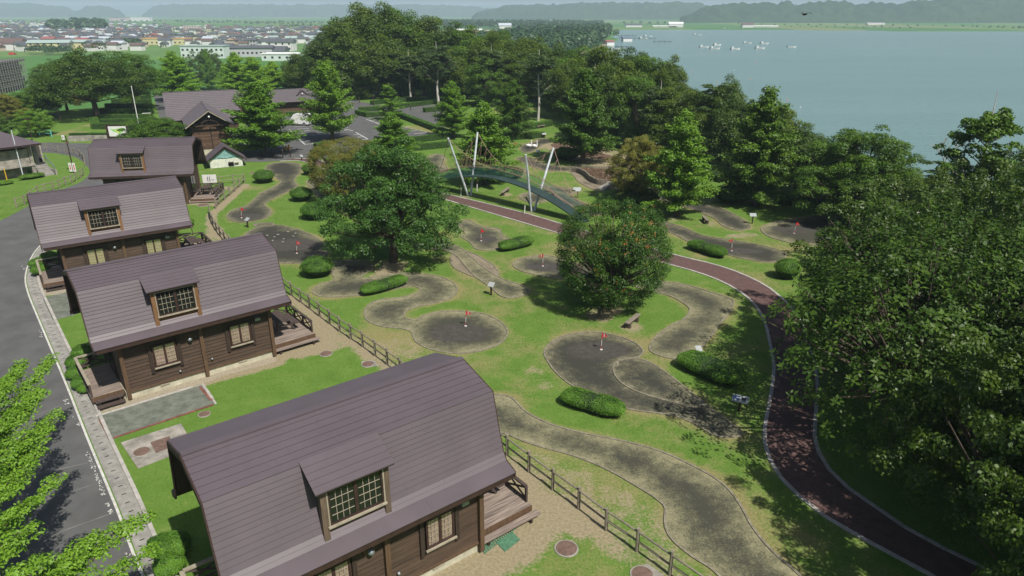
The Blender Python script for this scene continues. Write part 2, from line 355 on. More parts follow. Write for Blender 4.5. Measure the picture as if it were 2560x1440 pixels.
LN['k']=[(1690,500),(1740,507),(1800,520),(1850,545),(1876,566),(1866,574),(1840,576),(1808,566),(1790,549),(1770,540),(1735,525),(1700,513)]
LN['l']=[(1903,572),(1925,560),(1975,548),(2040,540),(2110,545),(2160,570),(2150,598),(2080,612),(2010,613),(1950,601),(1915,588)]
LN['m']=[(1303,365),(1305,380),(1322,382),(1339,376),(1357,362),(1387,356),(1392,350),(1350,347),(1335,355)]
LN['n']=[(1292,396),(1310,393),(1332,396),(1352,408),(1399,416),(1428,418),(1426,427),(1400,428),(1361,427),(1322,413)]
LN['o']=[(1267,425),(1290,418),(1312,424),(1314,433),(1296,441),(1269,435)]
LN['p']=[(1427,432),(1436,441),(1447,455),(1470,468),(1492,475),(1512,467),(1490,458),(1466,450),(1455,440),(1438,431)]
LN['q']=[(1298,494),(1309,484),(1360,480),(1380,490),(1367,503),(1333,508),(1309,501)]
LN['r']=[(1350,462),(1389,467),(1436,472),(1444,480),(1425,487),(1400,484),(1360,474)]
LN['t']=[(1380,484),(1410,488),(1436,497),(1462,509),(1490,522),(1510,534),(1483,538),(1440,528),(1410,510),(1388,497)]
LN['u']=[(1060,400),(1090,385),(1112,392),(1108,410),(1120,425),(1095,432),(1070,420)]
LN['v']=[(1575,455),(1640,470),(1720,490),(1745,505),(1690,508),(1640,498),(1580,480),(1540,470)]
LN['w']=[(635,560),(650,558),(676,557),(684,562),(660,566),(640,568)]
LANES={k:[ (x,y) for x,y in smoothline(GP(v),4)] for k,v in LN.items()}
PUTT={'a':(620,540,2.0,1.1),'b':(725,612,3.6,2.3),'s':(1147,832,2.55,1.75),'d':(1215,598,1.3,1.2),'f':(1372,668,2.5,1.3),'h':(1495,876,2.5,1.55),'j':(1845,628,2.9,1.0),'l':(1995,572,3.2,1.8),'c':(840,470,2.0,1.5),'m':(1320,368,1.2,1.5),'o':(1290,429,1.2,1.0)}
def lane_mesh(key,mat,z):
    P=LANES[key]; n=len(P); a=np.array(P); x0,y0=a.min(0); x1,y1=a.max(0); st=max(.3,(x1-x0)/34)
    X,Y=np.meshgrid(np.arange(x0,x1,st),np.arange(y0,y1,st)); X=X.ravel()+NR.uniform(-.02,.02,X.size); Y=Y.ravel()
    ok=inside(X,Y,P)&(segdist(X,Y,P)>st*.5)
    pts=[Vector(p) for p in P]+[Vector((x,y)) for x,y in zip(X[ok],Y[ok])]
    r=delaunay_2d_cdt(pts,[(i,(i+1)%n) for i in range(n)],[],1,1e-5); vv=np.array([(v.x,v.y) for v in r[0]])
    D=segdist(vv[:,0],vv[:,1],P)
    me=bpy.data.meshes.new('golf_lane'); zz=z+(.10*np.clip(D/.8,0,1) if key=='h2' else 0*D)
    me.from_pydata([(x,y,h) for (x,y),h in zip(vv,zz)],[],[tuple(f) for f in r[2]])
    me.attributes.new('edge','FLOAT','POINT').data.foreach_set('value',np.clip(D/1.8,0,1).astype(np.float32))
    pu=np.zeros(len(vv))
    if key in PUTT:
        cx,cy,rx,ry=PUTT[key]; cx,cy=G(cx,cy); q=np.hypot((vv[:,0]-cx)/rx,(vv[:,1]-cy)/ry)*1.22*(1+.12*(vnoise(vv[:,0],vv[:,1],.8,3)-.5)); pu=np.clip(1.2-q*.85,0,1)
    me.attributes.new('putt','FLOAT','POINT').data.foreach_set('value',pu.astype(np.float32))
    me.materials.append(M[mat]); o=bpy.data.objects.new('golf_lane',me); COL.objects.link(o); o['kind']='structure'
    # raised rubber edging round the lane
    b=MB(); Q=P+[P[0]]
    cyc=np.array(P); nrm=[]
    for i in range(n):
        t_=cyc[(i+1)%n]-cyc[i-1]; t_/= (np.linalg.norm(t_)+1e-9); nrm.append((t_[1],-t_[0]))
    w_=.045; h=z+.035
    ins=[(P[i][0]-nrm[i][0]*w_,P[i][1]-nrm[i][1]*w_) for i in range(n)]; out=[(P[i][0]+nrm[i][0]*w_,P[i][1]+nrm[i][1]*w_) for i in range(n)]
    v=[(x,y,h) for x,y in ins]+[(x,y,h) for x,y in out]+[(x,y,z-.02) for x,y in ins]+[(x,y,-.02) for x,y in out]
    f=[]
    for i in range(n):
        j=(i+1)%n; f+=[(i,j,n+j,n+i),(i,2*n+i,2*n+j,j),(n+i,n+j,3*n+j,3*n+i)]
    b.raw(v,f).build('lane_edging','lane_rim',None,kind='structure')
# --- paths and road outlines
PATH_T=smoothline(GP([(735,396),(779,398),(811,405),(870,424),(950,446),(1040,466),(1110,484),(1300,530),(1460,577),(1560,603),(1700,641),(1760,655),(1820,672),(1870,692),(1915,715),(1950,742),(1985,777),(2010,825),(2030,885),(2043,950),(2040,1030),(2036,1090),(2048,1135),(2095,1200),(2180,1262),(2280,1330),(2400,1392),(2520,1450),(2700,1550)]),4,False)
PATH_B=smoothline(GP([(700,403),(746,402),(774,409),(812,424),(870,440),(950,460),(1030,479),(1108,498),(1200,525),(1440,596),(1560,630),(1690,666),(1740,680),(1800,702),(1850,730),(1885,760),(1910,800),(1925,860),(1935,920),(1925,1000),(1913,1060),(1912,1110),(1935,1170),(1980,1225),(2060,1290),(2180,1360),(2330,1440),(2450,1520),(2640,1640)]),4,False)
ROAD_R=GP([(470,1640),(353,1430),(292,1272),(218,1094),(165,960),(101,809),(69,729),(64,688),(78,645),(101,614),(150,570),(205,528),(250,482),(262,445),(258,412),(272,396),(400,396),(520,402)])
ROAD_R=smoothline(ROAD_R,4,False)
ROAD_L=smoothline(GP([(-900,1100),(-420,760),(-200,640),(0,552),(34,535),(70,516),(151,476),(193,459),(213,447),(224,430),(215,412),(190,394),(155,386),(125,382),(60,384),(-60,392),(-200,405)]),4,False)
ROAD_TOP=GP([(-200,372),(0,364),(124,356),(224,359),(300,362),(400,368),(520,384)])
DIRT=[ # (polyline, half width, strength)
 (GP([(1180,1100),(1268,1150),(1381,1236),(1515,1340),(1674,1450)]),.75,.75),(GP([(720,742),(800,798),(877,855),(968,918),(1075,1000),(1215,1105)]),.55,.9),
 (GP([(640,900),(720,880),(800,868),(800,820),(740,800)]),.9,1.1),(GP([(330,1010),(450,970),(600,930),(690,905)]),.55,1),
 (GP([(1130,1440),(1210,1400),(1290,1360),(1330,1300),(1370,1270),(1450,1300)]),1.0,1.15),(GP([(1300,1200),(1340,1290),(1420,1290)]),.9,1.0),
 (GP([(1400,1200),(1500,1230),(1600,1300),(1650,1380)]),1.1,.62),(GP([(1270,1120),(1360,1150),(1480,1200)]),.6,.6),
 (GP([(530,560),(520,600),(560,620),(600,640)]),.5,.9),(GP([(612,462),(560,510),(530,535),(528,560),(560,600)]),.5,1),(GP([(560,470),(590,475)]),.8,.8),
 (GP([(480,510),(540,512)]),.6,.9),(GP([(980,862),(1050,890)]),1.4,.62),(GP([(1340,930),(1360,960)]),.8,.6),
 (GP([(985,660),(960,690)]),1.2,.8),(GP([(1525,775),(1500,790)]),1.0,.8),(GP([(1692,545),(1640,560)]),1.2,.6),(GP([(1580,815),(1575,820)]),.9,.7),
 (GP([(1180,490),(1160,492)]),.7,.7),(GP([(1332,530),(1300,540)]),.8,.7),(GP([(1262,485),(1270,487)]),.8,.7),(GP([(1765,556),(1775,560)]),.9,.7),
 (GP([(1400,362),(1440,372),(1490,390),(1530,405),(1560,420)]),4.0,1.0),(GP([(1880,585),(1830,590)]),.8,.7),(GP([(1450,430),(1540,440),(1600,460)]),2.0,.7),
 (GP([(1600,470),(1700,480),(1800,500)]),2.5,.6)]
DRYP=[(1260,850,2.2),(1310,870,2.0),(1200,910,2.0),(1380,900,1.5),(1430,620,2.5),(1380,580,1.6),(960,840,2.5),(1000,870,2.5),(1500,1200,4),(760,660,1.5),(1640,870,2),(1880,700,1),(1750,640,1),(700,440,1.5),(1110,590,2),(1130,650,2),(1890,600,2.5),(1960,620,2),(200,310,6),(150,330,5),(1080,320,6),(1700,590,1),(620,470,2)]
def f_dirt(X,Y):
    D=np.zeros(X.shape)
    near=(X>-60)&(X<60)&(Y>0)&(Y<140); x=X[near]; y=Y[near]; d_=np.zeros(x.shape)
    for P,wd,s in DIRT: d_=np.maximum(d_,s*np.clip(1.35-segdist(x,y,P,False)/wd*.75,0,1))
    D[near]=d_; return D
def f_dry(X,Y):
    D=np.zeros(X.shape); near=(X>-70)&(X<60)&(Y>0)&(Y<140); x=X[near]; y=Y[near]; d_=np.zeros(x.shape)
    for k,P in LANES.items(): d_=np.maximum(d_,.72*np.clip(1-segdist(x,y,P)/.75,0,1))
    for a,b,r in DRYP: cx,cy=G(a,b); d_=np.maximum(d_,.62*np.clip(1.3-np.hypot(x-cx,y-cy)/r,0,1))
    for P in (PATH_T,PATH_B): d_=np.maximum(d_,.35*np.clip(1-segdist(x,y,P,False)/.5,0,1))
    d_=np.maximum(d_,.22*(x>-5)); D[near]=d_; return D
def geo(a,b,s0,f):
    o=[a]; s=s0
    while abs(o[-1]-a)<abs(b-a): s*=f; o.append(o[-1]+math.copysign(s,b-a))
    return o
xs=np.array(sorted(set(geo(-62,-9000,.5,1.09)[1:]+list(np.arange(-62,48,.42))+geo(48,9000,.5,1.09))))
ys=np.array(sorted(set(geo(4,-300,.5,1.3)[1:]+list(np.arange(4,105,.42))+geo(105,12000,.6,1.05))))
grid(xs,ys,height,'ground','lawn',attrs={'dirt':f_dirt,'dry':f_dry})
MB().raw([(30,-400,WZ),(4600,-400,WZ),(4600,1300,WZ),(20,1300,WZ)],[(0,1,2,3)]).build('lake_water','water',kind='structure')
for k in LN:
    mt={'i':'lane','h':'lane_dark','h2':'lane_dark','e2':'lane_brown','p':'lane_brown','k':'lane_dark','j':'lane_dark','n':'lane_dark','a':'lane_dark','b':'lane_dark','m':'lane_dark','v':'lane_dark','t':'lane_dark','w':'lane_dark'}.get(k,'lane')
    lane_mesh(k,mt,.022 if k in('h2','e') else .012)
def strip(A,B,z,name,mat,h0=-.02):
    """a sheet between two lines of equal count"""
    n=min(len(A),len(B)); b=MB(); b.raw([(*p,z) for p in A[:n]]+[(*p,z) for p in B[:n]],[(i,n+i,n+i+1,i+1) for i in range(n-1)]); return b.build(name,mat,kind='structure')
strip(PATH_T,PATH_B,.014,'park_path','path_red')
def offset(P,w):
    a=np.array(P); o=[]
    for i in range(len(a)):
        t_=a[min(i+1,len(a)-1)]-a[max(0,i-1)]; t_/=np.linalg.norm(t_)+1e-9; o.append((a[i][0]-t_[1]*w,a[i][1]+t_[0]*w))
    return o
def resample(P,step):
    a=np.array(P); L=np.r_[0,np.cumsum(np.hypot(*np.diff(a,axis=0).T))]; s=np.arange(0,L[-1],step); return list(zip(np.interp(s,L,a[:,0]),np.interp(s,L,a[:,1])))
def kerbline(P,w,h,step,name='kerb',mat='kerb'):
    """individual kerb stones butted along a line, under one parent piece of the setting"""
    base=MB(); A=offset(P,-w/2*.8); B=offset(P,w/2*.8); n=len(A)
    base.raw([(*p,.006) for p in A]+[(*p,.006) for p in B],[(i,i+1,n+i+1,n+i) for i in range(n-1)])
    root=base.build(name,mat,kind='structure'); Q=resample(P,step)
    for i in range(len(Q)-1):
        a=Vector((*Q[i],0)); b=Vector((*Q[i+1],0)); dd=(b-a).normalized()*.008; MB().bar(a+dd+Vector((0,0,h/2-.01)),b-dd+Vector((0,0,h/2-.01)),w,h+.02).build('kerb_stone',mat,root)
    return root
kerbline(PATH_T,.16,.045,1.2); kerbline(PATH_B,.16,.045,1.2)
# road
poly=[tuple(p) for p in ROAD_R]+list(reversed(ROAD_TOP))+[tuple(p) for p in reversed(ROAD_L)]
MB().raw([(x,y,.008) for x,y in poly],[tuple(range(len(poly)))]).build('road','asphalt',kind='structure')
E1=ROAD_R[:42]; E2=offset(E1,-.09); strip(offset(E1,.045),offset(E1,-.045),.020,'road_line','line_paint')
def gutter():
    A=offset(E1,-.09); root=strip(A,offset(E1,-.72),.014,'gutter','concrete_grey'); Q=resample(offset(E1,-.38),.62); 
    for i in range(len(Q)-1):
        a=Vector((*Q[i],.022)); b=Vector((*Q[i+1],.022)); dd=(b-a).normalized()*.012; MB().bar(a+dd,b-dd,.50,.03).build('gutter_slab','concrete_grey',root)
        MB().bar(a+(b-a)*.42+Vector((0,0,.018)),a+(b-a)*.50+Vector((0,0,.018)),.16,.004).build('slot','rubber',root)
gutter(); kerbline(offset(E1,-.76),.14,.11,.62)
def flat(pts,z,name,mat,kind='structure',label=None):
    P=GP(pts); o=MB().prism(P,-.01,z).build(name,mat,kind=kind); return o
# parking lot
PK=[(560,404),(575,340),(640,300),(700,291),(792,287),(850,270),(820,262),(835,252),(880,246),(905,255),(960,264),(1010,268),(1062,262),(1110,262),(1150,300),(1110,318),(1060,300),(1005,283),(985,290),(920,297),(1000,318),(1092,338),(1030,350),(900,372),(822,392),(800,400),(740,400),(660,405)]
PKW=GP(PK); MB().raw([(x,y,.011) for x,y in PKW],[tuple(range(len(PKW)))]).build('parking_lot','asphalt',kind='structure')
ml=MB()
def mk(L,sx,ox,oy,w=.11):
    for a,b,c,d_ in L:
        p=G(ox+a/sx,oy+b/sx); q=G(ox+c/sx,oy+d_/sx); ml.bar((*p,.018),(*q,.018),w,.003)
mk([(780,680,980,755),(840,700,1010,690),(900,728,1030,722),(1350,790,1420,788),(1440,850,1580,843),(1470,890,1660,872),(1480,930,1740,908),(1250,735,1340,730),(630,870,805,968),(570,988,805,968),(370,740,510,805),(330,850,500,838),(600,905,690,900),(650,940,740,932),(0,910,330,880),(0,1030,570,988),(430,815,600,850),(60,745,400,735),(100,790,450,775)],5.76,780,180,.14)
mk([(1970,800,2040,860),(2040,860,2220,845),(1980,783,2040,780),(2010,818,2110,812),(1990,715,2050,712),(2030,680,2110,676),(1940,655,2090,648),(2100,735,2200,730),(2060,600,2300,590),(1830,660,1970,800),(1900,620,2060,615)],5.333,380,200,.14)
ml.build('parking_lines','white_paint',kind='structure')
PKE=GP([(920,296),(1000,317),(1092,337)]); kerbline(PKE,.16,.1,1.0)
for a,b in (((111,1182),(220,1157)),((112,1249),(243,1209)),((60,1050),(150,1015)),((150,1330),(290,1280))):
    p,q=G(*a),G(*b); MB().bar((*p,.0085),(*q,.0085),.05,.003).build('road_seam','seam',kind='structure')
# worn white lettering on the road edge: too broken to read, kept as broken marks
wm=MB()
for (a,b,n_) in (((160,990),(172,1018),9),((182,1040),(194,1062),9),((216,1130),(250,1208),60),((252,1215),(262,1240),12),((268,1255),(280,1285),12),((98,826),(104,848),8),((56,660),(64,682),8),((315,1380),(325,1400),5)):
    for i in range(n_):
        t_=R.random(); x,y=G(a[0]+(b[0]-a[0])*t_+R.uniform(-5,5),a[1]+(b[1]-a[1])*t_+R.uniform(-2,2)); s=R.uniform(.02,.075)
        wm.raw([(x+s*math.cos(k*1.25+R.random())*R.uniform(.5,1.2),y+s*math.sin(k*1.25)*R.uniform(.5,1.2),.0135) for k in range(5)],[(0,1,2,3,4)])
wm.build('road_marking','line_paint',kind='structure')
# aprons
flat([(180,975),(228,1040),(508,960),(560,940),(690,905),(690,890),(500,940),(335,985),(230,985),(205,955)],.012,'gravel_apron','gravel')
pv=flat([(243,1042),(505,962),(537,1010),(272,1102)],.02,'paved_bay','paver')
for a,b in (((240,1042),(506,961)),((506,961),(540,1010))):
    kerbline(GP([a,b]),.13,.05,.6)
for a,b in (((272,1100),(535,1012)),((500,968),(532,1006)),((250,1050),(276,1098))):
    Q=resample(GP([a,b]),.21)
    for i in range(len(Q)-1):
        p=Vector((*Q[i],.024)); q=Vector((*Q[i+1],.024)); dd=(q-p)*.04; MB().bar(p+dd,q-dd,.12,.03).build('brick','red_brick',pv)
flat([(103,760),(110,745),(230,715),(250,760),(180,790),(118,805)],.02,'paved_bay','paver'); flat([(85,700),(92,742),(200,730),(180,690),(120,640)],.012,'gravel_apron','gravel')
sl_=tag(MB().prism(GP([(302,1108),(453,1060),(470,1090),(455,1130),(345,1172)]),-.02,.035).build('concrete_slab','concrete_old'),'grey concrete slab in the grass beside the road, holding a rusty round cover','concrete slab')
MB().prism(GP([(376,1108),(425,1092),(432,1118),(390,1134)]),.03,.05).build('inspection_cover','rust',sl_)
def manhole(px,py,r,label,z=.0,col='rust'):
    x,y=G(px,py); t=thing('manhole_cover',label,'manhole cover',(x,y,z)); 
    MB().tube([(0,0,-.02),(0,0,.03)],r*1.16,20).build('ring','concrete_old',t); MB().tube([(0,0,0),(0,0,.042)],r,20).build('lid',col,t)
manhole(355,1132,.31,'round rusty cover set in the concrete slab by the road',.035); manhole(511,1036,.24,'small round rusty cover in the grass below the paved bay')
manhole(815,885,.30,'round grey-brown cover in the grass beyond the picnic deck, near the fence bend'); manhole(920,911,.30,'round cover in a square concrete surround close to the fence posts')
manhole(1416,1372,.36,'large round brown cover in the lawn in front of the nearest cabin'); manhole(1605,1437,.34,'round cover in a concrete surround at the lower edge near the fence')
manhole(508,513,.5,'round cover beside the farthest cabin deck steps'); manhole(634,433,.4,'small dark cover in the lawn behind the round bushes')
for L in ([(903,905),(935,900),(945,915),(912,920)],[(1575,1425),(1620,1410),(1660,1440),(1600,1460)]): flat(L,.02,'cover_surround','concrete_old')
for i,L in enumerate(([(1258,1303),(1300,1282),(1320,1300),(1283,1327)],[(1240,1357),(1280,1330),(1300,1350),(1262,1380)])):
    tag(MB().prism(GP(L),.0,.03).build('rubber_mat','green_mat'),['green rubber mat on bare soil below the nearest deck step, the one nearer the railing','green rubber mat on bare soil, the one farther from the railing of the nearest deck'][i],'mat')
def grate():
    P=GP([(1206,1372),(1262,1302),(1284,1328),(1212,1385)]); b=MB(); a=np.array(P)
    for i in range(15):
        t_=i/14; b.bar((*(a[0]+(a[1]-a[0])*t_),.03),(*(a[3]+(a[2]-a[3])*t_),.03),.025,.03)
    for i in range(5):
        t_=i/4; b.bar((*(a[0]+(a[3]-a[0])*t_),.032),(*(a[1]+(a[2]-a[1])*t_),.032),.025,.03)
    tag(b.build('open_mat','green_mat'),'pale green open grid mat laid along the corner post of the nearest cabin','mat')
grate()
def tufts():
    n=330000; u=NR.random(n); Y=8+62*u**1.5; X=NR.uniform(-1,1,n)*(8+Y*.78); k=np.ones(n,bool)
    for P in LANES.values(): k&=~inside(X,Y,P)
    k&=~inside(X,Y,PATH_T+PATH_B[::-1]); k&=~inside(X,Y,poly); k&=~inside(X,Y,PKW)
    q=offset(E1,-.95); k&=(segdist(X,Y,E1,False)>.95)
    for L in ([(180,975),(228,1040),(508,960),(560,940),(690,905),(690,890),(500,940),(335,985),(230,985),(205,955)],[(243,1042),(505,962),(540,1012),(272,1106)],[(302,1108),(453,1060),(470,1090),(455,1130),(345,1172)],[(85,640),(92,742),(103,765),(118,808),(190,790),(260,760),(230,700),(180,680)]): k&=~inside(X,Y,GP(L))
    k&=(f_dirt(X,Y)*.8+NR.normal(size=n)*.12)<.42; X=X[k];Y=Y[k]
    for (cx,cy,_),a in CAB:
        lx=(X-cx)*math.cos(a)+(Y-cy)*math.sin(a); ly=-(X-cx)*math.sin(a)+(Y-cy)*math.cos(a); k=~((np.abs(lx)<6.1)&(np.abs(ly)<2.7)); X=X[k];Y=Y[k]
    X=X[:170000];Y=Y[:170000]; n=len(X); h=NR.uniform(.025,.06,n)*(.8+Y/90); w_=.008+Y*.0003; a=NR.uniform(0,6.28,n); P=np.stack([X,Y,np.full(n,-.005)],1); dx=np.stack([np.cos(a),np.sin(a),0*a],1); ln=NR.normal(size=(n,3))*.4+np.array([0,0,1.]); V=np.stack([P-dx*w_[:,None],P+dx*w_[:,None],P+ln*h[:,None]],1)
    me=bpy.data.meshes.new('grass'); fastmesh(me,V.reshape(-1,3),np.arange(n*3).reshape(n,3)); tn=np.clip(.45+.16*NR.normal(size=n)+.6*f_dry(X,Y)-.1,0,1); me.attributes.new('tone','FLOAT','POINT').data.foreach_set('value',np.repeat(tn,3).astype(np.float32)); me.materials.append(M['grass_blade']); o=bpy.data.objects.new('grass',me); COL.objects.link(o); tag(o,'short mown grass covering the park lawns','grass'); o['kind']='stuff'
leafmat('grass_blade',(.095,.185,.028),(.21,.24,.075),.25,.8,.1)
CAB=[((-5.26,18.347,.05),.66),((-16.804,32.6,.05),.69),((-27.988,47.07,-.02),.633),((-34.818,66.593,-.10),.169)]
tufts()
# ------------------------------------------------------------ cabins
PROF=[(0,6.0),(1.72,5.52),(2.0,4.42),(2.28,3.52),(2.44,3.26),(2.94,3.06)]
def cabin(label,loc,rz,wood='dormer_wood',curt='curtain'):
    t=thing('log_cabin',label,'cabin',loc,rz,'brown cabins in a row beside the road')
    L=4.5
    # roof body
    b=MB(); P=[(-y,z) for y,z in PROF[::-1]]+PROF[1:]; inn=[(y*.975,z-.10) for y,z in P]; n=len(P); v=[]
    for x in (-L+.02,L-.02):
        v+=[(x,y,z-.012) for y,z in P]+[(x,y,z) for y,z in inn]
    f=[]
    for i in range(n-1): f+=[(i,i+1,2*n+i+1,2*n+i),(n+i,3*n+i,3*n+i+1,n+i+1),(i,n+i,n+i+1,i+1),(2*n+i,2*n+i+1,3*n+i+1,3*n+i)]
    f+=[(0,2*n,3*n,n),(n-1,2*n-1,4*n-1,3*n-1)]; roof=b.raw(v,f).build('roof','siding_dark',t)
    # lapped metal courses
    for sgn in (-1,1):
        a=PROF; seg=[]
        for i in range(len(a)-1):
            dl=math.hypot(a[i+1][0]-a[i][0],a[i+1][1]-a[i][1]); k=max(1,round(dl/.172)) if i<len(a)-2 else 1
            if i==0: k=7
            for q in range(k): seg.append([(a[i][0]+(a[i+1][0]-a[i][0])*s,a[i][1]+(a[i+1][1]-a[i][1])*s) for s in (q/k,(q+1)/k)])
        for s_,e_ in seg:
            dy,dz=e_[0]-s_[0],e_[1]-s_[1]; l=math.hypot(dy,dz); ny,nz=-dz/l,dy/l
            if nz<0: ny,nz=-ny,-nz
            o=.03; q=[(s_[0]+ny*.004,s_[1]+nz*.004),(e_[0]+ny*o+dy*.03,e_[1]+nz*o+dz*.03),(e_[0]+dy*.03,e_[1]+dz*.03-.004)]
            xj=R.uniform(-3.2,3.2)
            for xa,xb in ((-L-.01,xj-.0012),(xj+.0012,L+.01)):
                v=[(x,sgn*y,z) for x in (xa,xb) for y,z in q]; MB().raw(v,[(0,1,4,3) if sgn>0 else (3,4,1,0),(1,2,5,4),(0,2,1),(3,4,5)]).build('roof_panel','roof',roof)
    MB().bar((-L-.02,0,6.03),(L+.02,0,6.03),.22,.05).build('ridge_cap','roof',roof)
    for x in (-L-.03,L+.03):
        b=MB()
        for sgn in (-1,1):
            for i in range(len(PROF)-1):
                (a,c),(d_,e)=PROF[i],PROF[i+1]; b.bar((x,sgn*a*.99,c-.09),(x,sgn*d_*.99,e-.09),.045,.2,up=(1,0,0)) if False else b.raw([(xx,sgn*yy,zz) for xx in (x-.025,x+.025) for yy,zz in ((a,c+.01),(d_,e+.01),(d_*.985,e-.2),(a*.985,c-.2))],[(0,1,2,3),(7,6,5,4),(0,4,5,1),(3,2,6,7),(1,5,6,2),(0,3,7,4)])
        b.build('bargeboard','dark_brown',roof)
    for sgn in (-1,1): MB().box(-L+.05,L-.05,sgn*2.90-.04,sgn*2.90+.04,2.86,3.02).build('fascia','dark_brown',roof)
    for sgn in (-1,1):
        for x in (-3.5,.05,3.5): MB().bar((x,sgn*2.30,2.55),(x,sgn*2.80,2.93),.12,.12).build('bracket','post_wood',t)
    # foundation and walls
    fo=MB().box(-3.6,3.6,-2.26,2.26,-.15,.36).build('foundation','concrete',t)
    for x in (-1.9,1.87): 
        vb=MB().box(x-.22,x+.22,-2.30,-2.26,.16,.28)
        vb.build('vent','trim',fo)
    for y,nm in ((-2.24,-1),(2.24,1)):
        w_=MB().box(-3.55,3.55,y-.04,y+.04,.36,3.15).build('wall','siding_dark',t)
        for i in range(15):
            z=.38+i*.18; MB().raw([(-3.56,y+nm*.05,z+.172),(3.56,y+nm*.05,z+.172),(3.56,y+nm*.08,z),(-3.56,y+nm*.08,z),(-3.56,y+nm*.03,z),(3.56,y+nm*.03,z)],[(0,1,2,3),(3,2,5,4),(0,3,4),(1,5,2)]).build('plank','siding',w_)
    for x,nm in ((-3.5,-1),(3.5,1)):
        sec=[(-2.15,.36),(-2.15,3.3),(-2.0,3.8),(-1.75,4.8),(-1.55,5.36),(0,5.80),(1.55,5.36),(1.75,4.8),(2.0,3.8),(2.15,3.3),(2.15,.36)]
        v=[(x+s*.05,y,z) for s in (-1,1) for y,z in sec]; n=len(sec)
        w_=MB().raw(v,[tuple(range(n)),tuple(range(n,2*n))[::-1]]+[(i,i+n,(i+1)%n+n,(i+1)%n) for i in range(n)]).build('wall','siding_dark',t)
        for i in range(25):
            y=-2.12+i*.17
            zt=np.interp(abs(y+.08)+.09,[0,1.55,1.75,2.0,2.15],[5.74,5.3,4.7,3.7,3.15]); MB().box(x+nm*.05,x+nm*.075,y,y+.155,.38,float(zt)).build('plank','siding',w_)
        # glazed door on each deck
        dr=MB().box(x+nm*.075-.01,x+nm*.12,-.75,.75,.45,2.5).build('door','dark_brown',t)
        for y in (-.36,.36): MB().box(x+nm*.12,x+nm*.135,y-.28,y+.28,.7,2.35).build('glass_pane','glass',dr)
    for x in (-3.5,.05,3.5):
        MB().box(x-.085,x+.085,-2.46,-2.31,.05,2.93).build('post','post_wood',t)
    for x in (-3.5,3.5): MB().box(x-.12,x+.12,2.31,2.46,.05,2.93).build('post','post_wood',t)
    MB().box(-3.58,3.58,-2.36,-2.315,.33,.40).build('sill_board','post_wood',t)
    # ground-floor windows
    def window(x0,x1,z0,z1,y,parent,bars,curtc,fr='dark_brown',br='trim',dy=0):
        wn=MB(); wd=.07
        for a in ((x0-wd,x0,z0-wd,z1+wd),(x1,x1+wd,z0-wd,z1+wd),(x0,x1,z0-wd,z0),(x0,x1,z1,z1+wd)): wn.box(a[0],a[1],y-.07,y+.02,a[2],a[3])
        W=wn.build('window',fr,parent); xm=(x0+x1)/2; MB().box(xm-.05,xm+.05,y-.06,y+.01,z0,z1).build('mullion',fr,W)
        MB().box(x0-.12,x1+.12,y-.13,y-.07,z0-.11,z0-.05).build('sill',br,W)
        for a,c in ((x0,xm-.05),(xm+.05,x1)):
            nx,nz=bars
            if curtc:
                cb=MB(); k=10; pts=[(a+(c-a)*i/k,y-.012+(.018 if i%2 else 0)) for i in range(k+1)]
                cb.raw([(px,py,z0+.02) for px,py in pts]+[(px,py,z1-.02) for px,py in pts],[(i,i+1,k+2+i,k+1+i) for i in range(k)]); cb.build('curtain',curtc,W)
            else: MB().box(a,c,y+.0,y+.012,z0,z1).build('room_shade_sheet','rubber',W)  # black sheet stands in for the unlit room behind uncurtained panes
            pm=None
            for i in range(nx):
                for j in range(nz):
                    xx0,xx1=a+(c-a)*i/nx,a+(c-a)*(i+1)/nx; zz0,zz1=z0+(z1-z0)*j/nz,z0+(z1-z0)*(j+1)/nz
                    if pm is None:
                        pm=MB().box(0,xx1-xx0-.002,-.004,.004,0,zz1-zz0-.002).mesh('glass_pane','clear_glass' if curtc else 'glass')
                    inst('glass_pane',pm,W,(xx0+.001,y-.035,zz0+.001))
            for i in range(1,nx): MB().box(a+(c-a)*i/nx-.008,a+(c-a)*i/nx+.008,y-.055,y-.042,z0+.04,z1-.04).build('glazing_bar',br,W)
            for j in range(1,nz): MB().box(a+.03,c-.03,y-.068,y-.056,z0+(z1-z0)*j/nz-.008,z0+(z1-z0)*j/nz+.008).build('glazing_bar',br,W)
        return W
    for x0,x1 in ((-2.10,-1.20),(1.47,2.37)):
        window(x0,x1,1.3,2.30,-2.37,t,(3,5),curt)
        for x in (x0-.2,x1+.2): MB().box(x-.07,x+.07,-2.40,-2.315,.98,2.62).build('shutter_board','siding_dark',t)
    hood=MB().sphere((-.48,-2.45,2.24),.11,12,8).build('vent_hood','metal_grey',t,True); MB().box(-.66,-.30,-2.345,-2.315,2.06,2.44).build('mounting_board','post_wood',t)
    MB().sphere((.39,-2.38,.86),.06,10,6).build('vent_hood','metal_grey',t,True); MB().sphere((-1.15,-2.38,.70),.06,10,6).build('vent_hood','metal_grey',t,True)
    MB().raw([(2.72,-2.32,2.52),(2.98,-2.32,2.52),(2.98,-2.32,2.28),(2.72,-2.32,2.28),(2.72,-2.5,2.42),(2.98,-2.5,2.42),(2.98,-2.5,2.28),(2.72,-2.5,2.28)],[(0,1,5,4),(4,5,6,7),(0,4,7,3),(1,2,6,5),(3,7,6,2)]).build('wall_lamp','metal_grey',t)
    # dormer
    D=MB().box(-1.70,.20,-2.30,-1.2,3.12,4.98).build('dormer','siding_dark',t)
    for x in (-1.70,.20): MB().box(x-.09,x+.09,-2.44,-2.26,3.18,4.95).build('corner_post',wood,D)
    MB().box(-1.80,.30,-2.42,-2.28,4.94,5.06).build('head_board',wood,D)
    for i in range(15):
        x=-1.60+i*.1155; MB().box(x,x+.107,-2.335,-2.30,3.26,3.68).build('plank',wood,D)
